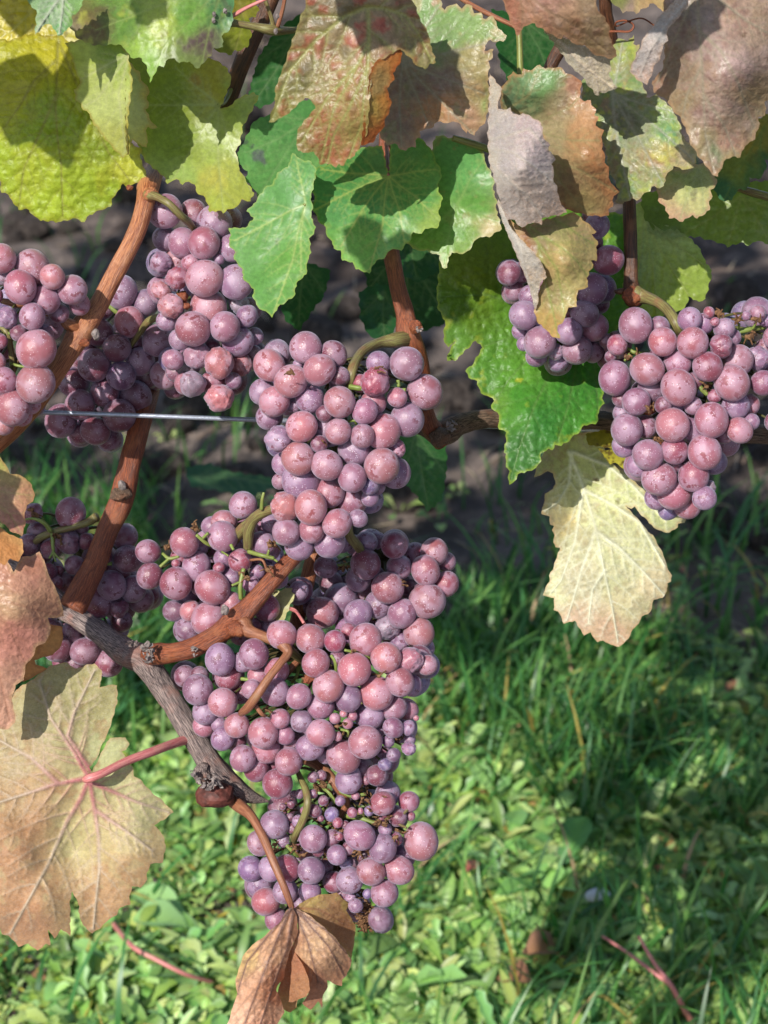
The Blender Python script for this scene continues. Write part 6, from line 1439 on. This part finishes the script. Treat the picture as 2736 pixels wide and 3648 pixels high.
bunch('loose bunch with green stalks showing, above the branching brown cane', '7', '''1255 652 100 ra; 1040 628 92 r; 1160 527 83 pv; 1090 385 83 rp; 1418 493 68 r; 1315 350 88 vp; 1437 168 80 vp; 885 585 75 rd; 875 440 72 rd; 1230 835 96 p; 1365 750 72 p; 1485 632 50 pv; 1295 535 34 r; 1125 790 62 ap
1325 265 74 pa; 1250 290 58 v; 1320 480 60 v; 1030 790 65 vd; 1110 730 62 v; 1110 900 72 dv; 1165 900 62 v; 1365 590 58 v; 1555 390 70 v; 1600 280 55 v; 1575 770 80 r; 1500 880 48 r; 1520 560 42 v; 1615 408 20 r; 1600 440 52 v; 1640 600 60 v; 1060 480 55 r; 1040 510 26 r; 1180 640 60 d; 1290 940 60 r; 1400 420 60 v; 1490 470 60 dv; 1180 420 50 dv; 1420 930 60 rp; 1600 880 60 v; 1540 700 60 r
8:600 250 60 p; 8:770 340 60 v''',
      34, 26, .4, 6, stems=[('7', [(1640, 180, -14, 26), (1560, 205, -8, 32), (1500, 250, -2, 34), (1470, 320, 2, 34), (1465, 420, 6, 28)], M_STALK), ('7', [(1490, 260, 2, 34), (1430, 310, 8, 36), (1380, 380, 14, 30)], M_STALK), ('7', [(1545, 190, -12, 12), (1550, 130, -14, 10), (1560, 90, -14, 9)], M_STEM),
                            ('7', [(1470, 440, 0, 14), (1540, 460, -6, 13), (1620, 480, -6, 12)], M_STEM), ('7', [(1580, 470, -6, 9), (1590, 430, -8, 7)], M_STEM), ('7', [(1600, 470, -6, 8), (1640, 500, -6, 7)], M_STEM), ('7', [(1480, 490, -4, 8), (1550, 490, -10, 8), (1580, 560, -10, 7)], M_STALKB),
                            ('7', [(1440, 540, 4, 13), (1420, 640, 2, 14), (1425, 720, 4, 15)], M_STEM), ('7', [(1420, 620, 2, 9), (1370, 640, 0, 8)], M_STEM), ('7', [(960, 450, 18, 8), (1000, 480, 16, 11), (1060, 470, 16, 9)], M_STEM), ('7', [(1000, 480, 16, 9), (945, 530, 14, 10)], M_STEM),
                            ('7', [(1160, 340, 8, 10), (1220, 390, 10, 12), (1280, 410, 14, 14)], M_STEM), ('7', [(1230, 330, 2, 9), (1200, 360, 4, 9)], M_STEM), ('7', [(1365, 400, -6, 11), (1380, 430, -8, 8)], M_STEM), ('7', [(1310, 440, 0, 6), (1350, 465, -4, 6)], M_STEM)],
      extra=lambda r: dried_bits(r, '7', [(1150, 300, 24, 9, 6), (1000, 430, 26, 8, 16), (1600, 400, 26, 8, -6), (1450, 580, 30, 8, 0), (1590, 540, 16, 6, -8)], 6))
bunch('half-shaded bunch behind and right of the biggest bunch, below the middle one', '8', '''1530 400 102 p; 1295 322 95 ra; 1165 182 88 rd; 1335 70 80 rd; 1365 200 73 vr; 1520 220 85 pr; 1380 475 82 vp; 1480 590 92 ap; 910 470 90 pa; 1240 420 80 v; 1020 390 95 v; 1120 475 80 v; 1140 350 72 av; 1120 270 75 v
1065 530 80 p; 1570 110 80 ar; 1460 130 75 dr; 1640 300 75 r; 1640 170 60 dr; 1290 560 76 gw; 930 200 65 d; 960 290 70 d; 1430 530 60 v; 1370 640 60 vw; 1170 50 65 v; 1100 70 60 v; 1230 40 50 vw; 1520 680 55 v; 850 560 60 d; 1500 340 50 d; 1220 250 60 d; 1420 330 60 d; 840 430 50 dv; 1030 60 55 v''',
      62, 26, .5, 7, stems=[('8', [(1060, -60, 20, 26), (1070, 10, 24, 28), (1105, 60, 30, 30), (1140, 110, 38, 28), (1200, 260, 50, 20)], M_STALK), ('8', [(980, 180, 46, 9), (1020, 190, 46, 9), (1060, 180, 46, 8)], M_STEM)],
      extra=lambda r: dried_bits(r, '8', [(1030, 190, 34, 10, 44), (1400, 300, 26, 6, 34)], 7))
bunch('biggest bunch, hanging from the brown stalk of the branching cane', '8', '''1165 1235 97 ap; 1098 805 95 ap; 1285 735 88 a; 1370 877 80 ra; 1230 945 98 pa; 945 905 88 ap; 870 768 82 ar; 840 625 90 ap; 983 638 65 r; 1035 1320 98 p; 560 1180 90 p; 630 940 82 pv; 320 1000 85 p; 900 1180 82 p; 505 715 88 rv; 305 745 88 v; 405 1135 75 p
670 600 82 pa; 1165 630 92 p; 1065 580 48 r; 770 965 72 vp; 900 1020 80 pv; 1065 975 80 v; 660 1095 56 p; 645 1480 88 r; 440 1330 76 vp; 710 1350 80 rp; 580 1270 85 p; 175 925 88 dv; 355 840 80 r; 1190 1080 80 v; 1420 745 76 pw; 985 1095 32 p; 1060 1125 30 p; 1085 1080 30 p; 1000 1200 28 p; 1035 1065 22 a
785 1110 66 v; 690 1190 58 pv; 490 920 56 vp; 430 930 75 r; 220 1050 76 v; 185 840 56 d; 100 845 65 d; 320 1215 66 v; 835 1265 76 v; 1330 1310 42 bd; 1415 1270 42 vw; 1280 1365 38 b; 1420 1150 42 v; 1425 1220 36 v; 1300 1230 34 db; 1465 1092 18 pw; 1280 1340 12 a
930 1310 50 v; 520 1390 76 rd; 730 1240 62 d; 300 1130 48 v; 210 1140 62 p; 1330 1030 76 pv; 1410 1040 66 p; 1440 900 62 v; 1530 780 62 p; 1480 760 72 pa; 1240 1160 46 v; 1070 1440 72 v; 1150 1390 62 d; 1230 1430 62 d; 640 810 70 p; 440 760 60 v; 530 840 60 p; 1410 760 26 rk; 830 860 34 rk; 780 1190 60 vd; 1000 740 50 d; 1180 860 50 d; 1010 1000 50 d; 620 1370 60 dr; 400 1230 60 d; 1330 1150 60 dv''',
      18, 40, .45, 8, stems=[('8', [(440, 540, -6, 60), (480, 580, -10, 40), (560, 610, -14, 32), (640, 640, -18, 34), (685, 665, -20, 36), (705, 710, -22, 28), (660, 770, -26, 25), (590, 860, -30, 25), (530, 950, -32, 28), (470, 1030, -30, 28), (430, 1065, -24, 20)], M_STALKB),
                             ('8', [(690, 670, -16, 28), (750, 720, -8, 26), (800, 770, 0, 20)], M_STALK), ('8', [(760, 760, -4, 20), (720, 800, -6, 22), (670, 860, -4, 22)], M_STALKB), ('8', [(515, 1020, -28, 14), (550, 1065, -28, 13), (570, 1080, -26, 10)], M_STALKB),
                             ('8', [(960, 720, -18, 10), (985, 760, -18, 10), (990, 820, -16, 11)], M_STEM), ('8', [(430, 860, -8, 11), (490, 860, -10, 11), (510, 800, -12, 9)], M_STEM), ('8', [(1040, 690, -18, 8), (1130, 710, -16, 10), (1190, 740, -14, 10)], M_STEM), ('8', [(1020, 1160, -20, 8), (1060, 1170, -22, 8), (1060, 1200, -20, 8)], M_STEM),
                             ('8', [(720, 450, 10, 7), (760, 470, 2, 8), (800, 530, -6, 9)], M_PINK), ('8', [(770, 780, 0, 12), (760, 840, -4, 10), (730, 880, -2, 10)], M_STEM)],
      extra=lambda r: dried_bits(r, '8', [(1030, 1140, 40, 10, -20), (1380, 1180, 50, 22, 4), (1340, 1180, 30, 10, 4), (590, 1050, 30, 6, -26), (1250, 830, 26, 6, -16), (830, 870, 30, 8, -14), (1110, 700, 20, 6, -16)], 8))
bunch('lowest bunch, with dried brown stalks and many tiny undeveloped berries', '10', '''1325 580 103 pa; 965 545 90 pv; 690 565 80 pv; 1030 760 82 ra; 1195 750 85 p; 1255 345 62 r; 1110 885 80 pv; 678 750 78 v; 535 740 80 r; 440 740 75 v; 320 740 75 vb; 370 590 70 pv; 460 480 85 v; 525 875 75 v; 410 935 83 ra; 375 835 78 vb; 905 810 78 v; 830 660 58 v
470 1040 68 vr; 1100 620 80 v; 1220 670 70 v; 1100 355 74 rp; 1115 510 42 v; 1265 430 28 r; 890 710 40 bw; 1050 655 38 vr; 1085 1040 68 vd; 810 820 66 rd; 740 740 62 vd; 670 880 66 v; 620 950 62 v; 510 570 42 vw; 1130 300 76 v; 1010 890 28 b; 845 550 28 rw; 835 470 30 r; 735 445 20 d; 920 410 30 r; 1020 400 30 b; 750 340 30 d; 610 300 28 v; 575 300 22 d; 510 375 20 d
800 420 42 b; 940 310 25 p; 1000 220 28 r; 970 400 18 p; 720 640 32 d; 900 220 76 v; 1070 190 62 rd; 1190 440 52 d; 860 900 60 d; 600 460 36 v; 550 440 26 d; 940 960 42 v; 910 910 30 vw; 690 200 32 d; 740 190 30 d; 560 360 24 d; 800 560 50 d; 1000 660 60 d; 700 400 40 d; 850 340 30 v; 640 400 26 r; 780 610 40 dw; 1180 560 40 dw; 690 300 26 vd; 660 340 20 r; 880 480 24 dw; 1090 460 22 r; 560 500 30 dw; 900 620 40 d''',
      16, 30, .3, 9, stems=[('10', [(590, 150, 0, 14), (610, 200, -6, 17), (645, 280, -12, 22), (655, 360, -16, 24), (630, 450, -14, 24), (590, 530, -10, 22), (570, 590, 0, 20)], M_STALK), ('10', [(640, 100, 14, 26), (720, 130, 6, 32), (790, 200, 0, 32), (850, 280, -2, 26), (890, 350, 0, 20), (860, 410, 2, 18), (830, 480, 4, 16), (790, 540, 8, 12)], M_STALKB),
                            ('10', [(720, 250, 0, 12), (780, 290, -4, 10), (820, 350, -4, 14)], M_STEM), ('10', [(850, 280, -4, 16), (920, 310, -8, 14), (1000, 300, -8, 9)], M_STEM), ('10', [(880, 430, 0, 14), (960, 440, -4, 16), (1060, 470, -6, 13), (1150, 440, -6, 9)], M_STEM), ('10', [(1200, 470, -8, 7), (1215, 430, -8, 8), (1250, 390, -6, 7)], M_STALK),
                            ('10', [(530, 600, -8, 12), (570, 640, -8, 13), (600, 670, -6, 10)], M_STEM), ('10', [(1180, 470, -8, 7), (1220, 490, -10, 8), (1240, 500, -12, 7)], M_STALK), ('10', [(560, 380, -4, 6), (540, 410, -6, 6)], M_STEM), ('10', [(700, 300, 0, 7), (690, 350, -2, 6), (740, 400, -4, 6), (780, 470, -4, 6)], M_STEM)],
      extra=lambda r: dried_bits(r, '10', [(740, 260, 60, 24, -4), (760, 440, 80, 30, -2), (1040, 350, 70, 40, -8), (960, 280, 60, 20, -6), (1090, 460, 60, 26, -8), (970, 640, 60, 30, -6), (960, 920, 70, 40, 0), (1000, 1000, 60, 60, 0), (1010, 1070, 50, 60, 2), (480, 620, 50, 16, -8), (620, 630, 50, 14, -8), (540, 390, 40, 12, 0), (760, 650, 30, 10, -4), (850, 540, 40, 14, -6), (1190, 540, 30, 12, -10)], 9))
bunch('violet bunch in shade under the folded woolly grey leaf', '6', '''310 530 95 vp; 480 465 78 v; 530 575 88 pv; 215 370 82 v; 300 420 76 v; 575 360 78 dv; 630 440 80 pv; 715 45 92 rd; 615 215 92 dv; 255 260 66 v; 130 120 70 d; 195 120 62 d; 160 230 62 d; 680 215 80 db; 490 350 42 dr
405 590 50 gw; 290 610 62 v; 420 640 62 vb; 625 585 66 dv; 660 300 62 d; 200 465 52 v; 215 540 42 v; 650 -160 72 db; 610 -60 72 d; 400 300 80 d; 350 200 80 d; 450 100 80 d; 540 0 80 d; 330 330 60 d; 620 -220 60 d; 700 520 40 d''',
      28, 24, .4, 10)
bunch('reddish bunch at the right edge, hanging in front of the wire', '6', '''1130 797 102 ra; 945 690 100 pa; 1445 770 102 p; 1325 990 100 p; 1095 1020 97 p; 1285 1180 102 p; 753 742 97 vr; 878 430 100 rv; 1037 527 85 ra; 1215 532 90 ra; 1303 675 85 r; 1125 650 80 vp; 1480 640 88 p; 825 1045 94 pv; 935 1030 68 rv; 950 1195 92 pv; 1105 1170 80 r; 1015 1335 95 p; 1105 1420 95 p; 1220 1320 88 pr; 1343 848 42 r
1215 905 56 pv; 1385 555 72 rdw; 770 545 62 r; 730 615 36 d; 1465 900 80 v; 880 880 76 dv; 970 810 80 dv; 955 925 46 ak; 1000 1130 36 ak; 1215 1050 76 v; 810 1140 70 v; 895 1260 70 v; 1210 1250 62 v; 1345 1240 72 vb; 1180 1495 76 p; 1285 1450 70 v; 1000 1450 70 v; 1070 1520 60 b; 1310 1385 42 gw; 1490 1050 76 ap; 1400 1070 62 pv
1550 900 62 p; 1520 960 70 v; 1600 630 76 vw; 1640 560 55 r; 1630 770 72 vr; 1195 395 72 v; 1280 420 60 v; 1310 353 32 r; 1345 410 27 r; 1530 375 28 v; 1597 358 50 vp; 1645 400 38 v; 1020 440 60 dv; 790 860 52 d; 800 950 56 v; 1110 900 52 v; 1560 1000 48 v; 1110 1250 50 d; 1040 900 50 d; 1220 760 50 d; 1380 720 40 d; 1000 620 50 d; 1700 500 70 p; 1700 660 80 r; 1740 800 80 v; 1700 1000 60 d; 1400 450 60 v; 1450 500 50 vd; 1160 960 50 d''',
      2, 36, .4, 11, stems=[('6', [(880, 250, 6, 60), (930, 262, 4, 42), (990, 285, -2, 34), (1050, 325, -8, 32), (1095, 380, -14, 34), (1125, 440, -16, 32), (1150, 500, -10, 26), (1170, 620, 0, 20)], M_STALK), ('6', [(1640, 440, -14, 14), (1540, 455, -16, 18), (1440, 475, -16, 18), (1360, 475, -12, 16), (1300, 470, -6, 14)], M_STEM),
                            ('6', [(1480, 460, -18, 9), (1490, 420, -20, 7)], M_STEM), ('6', [(1570, 450, -18, 9), (1590, 410, -20, 7)], M_STEM), ('6', [(1440, 480, -16, 9), (1490, 520, -16, 9)], M_STEM), ('6', [(1330, 465, -10, 8), (1345, 430, -12, 6)], M_STEM), ('6', [(820, 560, -14, 9), (870, 590, -16, 12), (930, 590, -14, 9)], M_STEM), ('6', [(845, 600, -18, 12), (810, 640, -18, 8)], M_STEM),
                            ('6', [(1235, 760, -26, 14), (1260, 800, -28, 16), (1300, 840, -28, 12)], M_STEM), ('6', [(1290, 760, -28, 7), (1330, 775, -28, 6)], M_STEM), ('6', [(1010, 920, -26, 10), (1050, 910, -24, 12)], M_STEM)],
      extra=lambda r: dried_bits(r, '6', [(1370, 360, 26, 10, -18), (1480, 405, 26, 10, -20), (1590, 400, 24, 10, -20), (1550, 480, 26, 10, -18), (850, 600, 40, 12, -18), (1010, 1120, 30, 10, -30), (965, 925, 30, 10, -30), (1300, 800, 26, 8, -28)], 11))
# ------------------------------------------------------------------ the rest of the rows beyond the frame, plus added shading leaves
def canopy(parent, regions, seed, col):
    r = np.random.default_rng(seed); V = []; F = []; C = []; off = 0
    out = [(0, -0.05), (0.2, -0.38), (0.45, -0.36), (0.66, -0.3), (0.68, -0.04), (0.84, 0.14), (0.72, 0.32), (0.64, 0.56), (0.38, 0.6), (0.2, 0.8), (0, 1.0), (-0.2, 0.8), (-0.38, 0.6), (-0.64, 0.56), (-0.72, 0.32), (-0.84, 0.14), (-0.68, -0.04), (-0.66, -0.3), (-0.45, -0.36), (-0.2, -0.38)]
    for (x0, x1, y0, y1, z0, z1, n) in regions:
        for i in range(n):
            p = np.array((r.uniform(x0, x1), r.uniform(y0, y1), r.uniform(z0, z1)))
            s = r.uniform(.038, .062)
            nrm = np.array((r.normal(0, .45), -1 + r.normal(0, .35), r.normal(.35, .4))); nrm /= np.linalg.norm(nrm)
            dn = np.array((r.normal(0, .35), 0, -1)); dn = dn - nrm * dn.dot(nrm); dn /= np.linalg.norm(dn)
            sd_ = np.cross(nrm, dn)
            c = lin(col[r.integers(len(col))], .62) * r.uniform(.8, 1.15)
            pts = [p] + [p + sd_ * a * s + dn * b * s - nrm * (a * a + (b - .2) ** 2) * s * r.uniform(.1, .4) for a, b in out]
            V += pts; C += [c] * len(pts)
            F += [(off, off + 1 + k, off + 1 + (k + 1) % 20) for k in range(20)]; off += 21
    V = np.array(V)
    link('leaf_mass', mk_mesh('leaf_mass', V, F, [M_GREEN], np.array(C), V * 1000), parent, 'unseen leaves added beyond the frame to cast shade', 'stuff')


CG = [(120, 160, 70), (150, 170, 60), (96, 150, 76), (180, 150, 90), (186, 190, 70)]
canopy(vine_l, [(-.6, .02, .86, 1.02, .975, 1.06, 60), (-1.5, 0.05, .82, 1.15, 1.0, 2.3, 560), (-1.5, -.32, .74, 1.0, .78, 1.0, 70)], 5, CG)
canopy(vine_r, [(.02, .6, .86, 1.02, .975, 1.06, 60), (0.05, 1.3, .82, 1.15, 1.0, 2.3, 430), (.32, 1.4, .8, 1.05, .62, 1.0, 80)], 6, CG)


# unseen leaves added off frame toward the sun to shade chosen spots
def shade_leaves(parent, spots, seed):
    r = np.random.default_rng(seed); V = []; F = []; C = []; off = 0
    out = [(0, -0.05), (0.2, -0.38), (0.45, -0.36), (0.66, -0.3), (0.68, -0.04), (0.84, 0.14), (0.72, 0.32), (0.64, 0.56), (0.38, 0.6), (0.2, 0.8), (0, 1.0), (-0.2, 0.8), (-0.38, 0.6), (-0.64, 0.56), (-0.72, 0.32), (-0.84, 0.14), (-0.68, -0.04), (-0.66, -0.3), (-0.45, -0.36), (-0.2, -0.38)]
    sv = np.array(SUN)
    for (px, py, dz, t, s, spin) in spots:
        p = PT(px, py, dz) + sv * t
        nrm = sv + r.normal(0, .25, 3); nrm /= np.linalg.norm(nrm)
        dn = np.array((math.sin(spin), .1, -math.cos(spin))); dn = dn - nrm * dn.dot(nrm); dn /= np.linalg.norm(dn)
        sd_ = np.cross(nrm, dn)
        pts = [p] + [p + sd_ * a * s + dn * (b - .2) * s - nrm * (a * a + (b - .2) ** 2) * s * .2 for a, b in out]
        c = lin((120, 160, 70), .62)
        V += pts; C += [c] * len(pts)
        F += [(off, off + 1 + k, off + 1 + (k + 1) % 20) for k in range(20)]; off += 21
    V = np.array(V)
    link('leaf_mass', mk_mesh('leaf_mass', V, F, [M_GREEN], np.array(C), V * 1000), parent, 'unseen leaves added beyond the frame to cast shade', 'stuff')


shade_leaves(vine_l, [(215, 355, 5, .22, .041, .1), (60, -40, 26, .2, .026, .3), (330, -40, 10, .2, .026, -.2), (560, 0, -34, .22, .018, .4), (330, 2080, 64, .22, .045, .2), (200, 1900, 64, .24, .04, .8)], 3)
shade_leaves(vine_r, [(1330, 30, -60, .16, .022, .1), (2420, 90, -64, .2, .026, -.3), (1560, 1090, 50, .38, .022, .2)], 4)
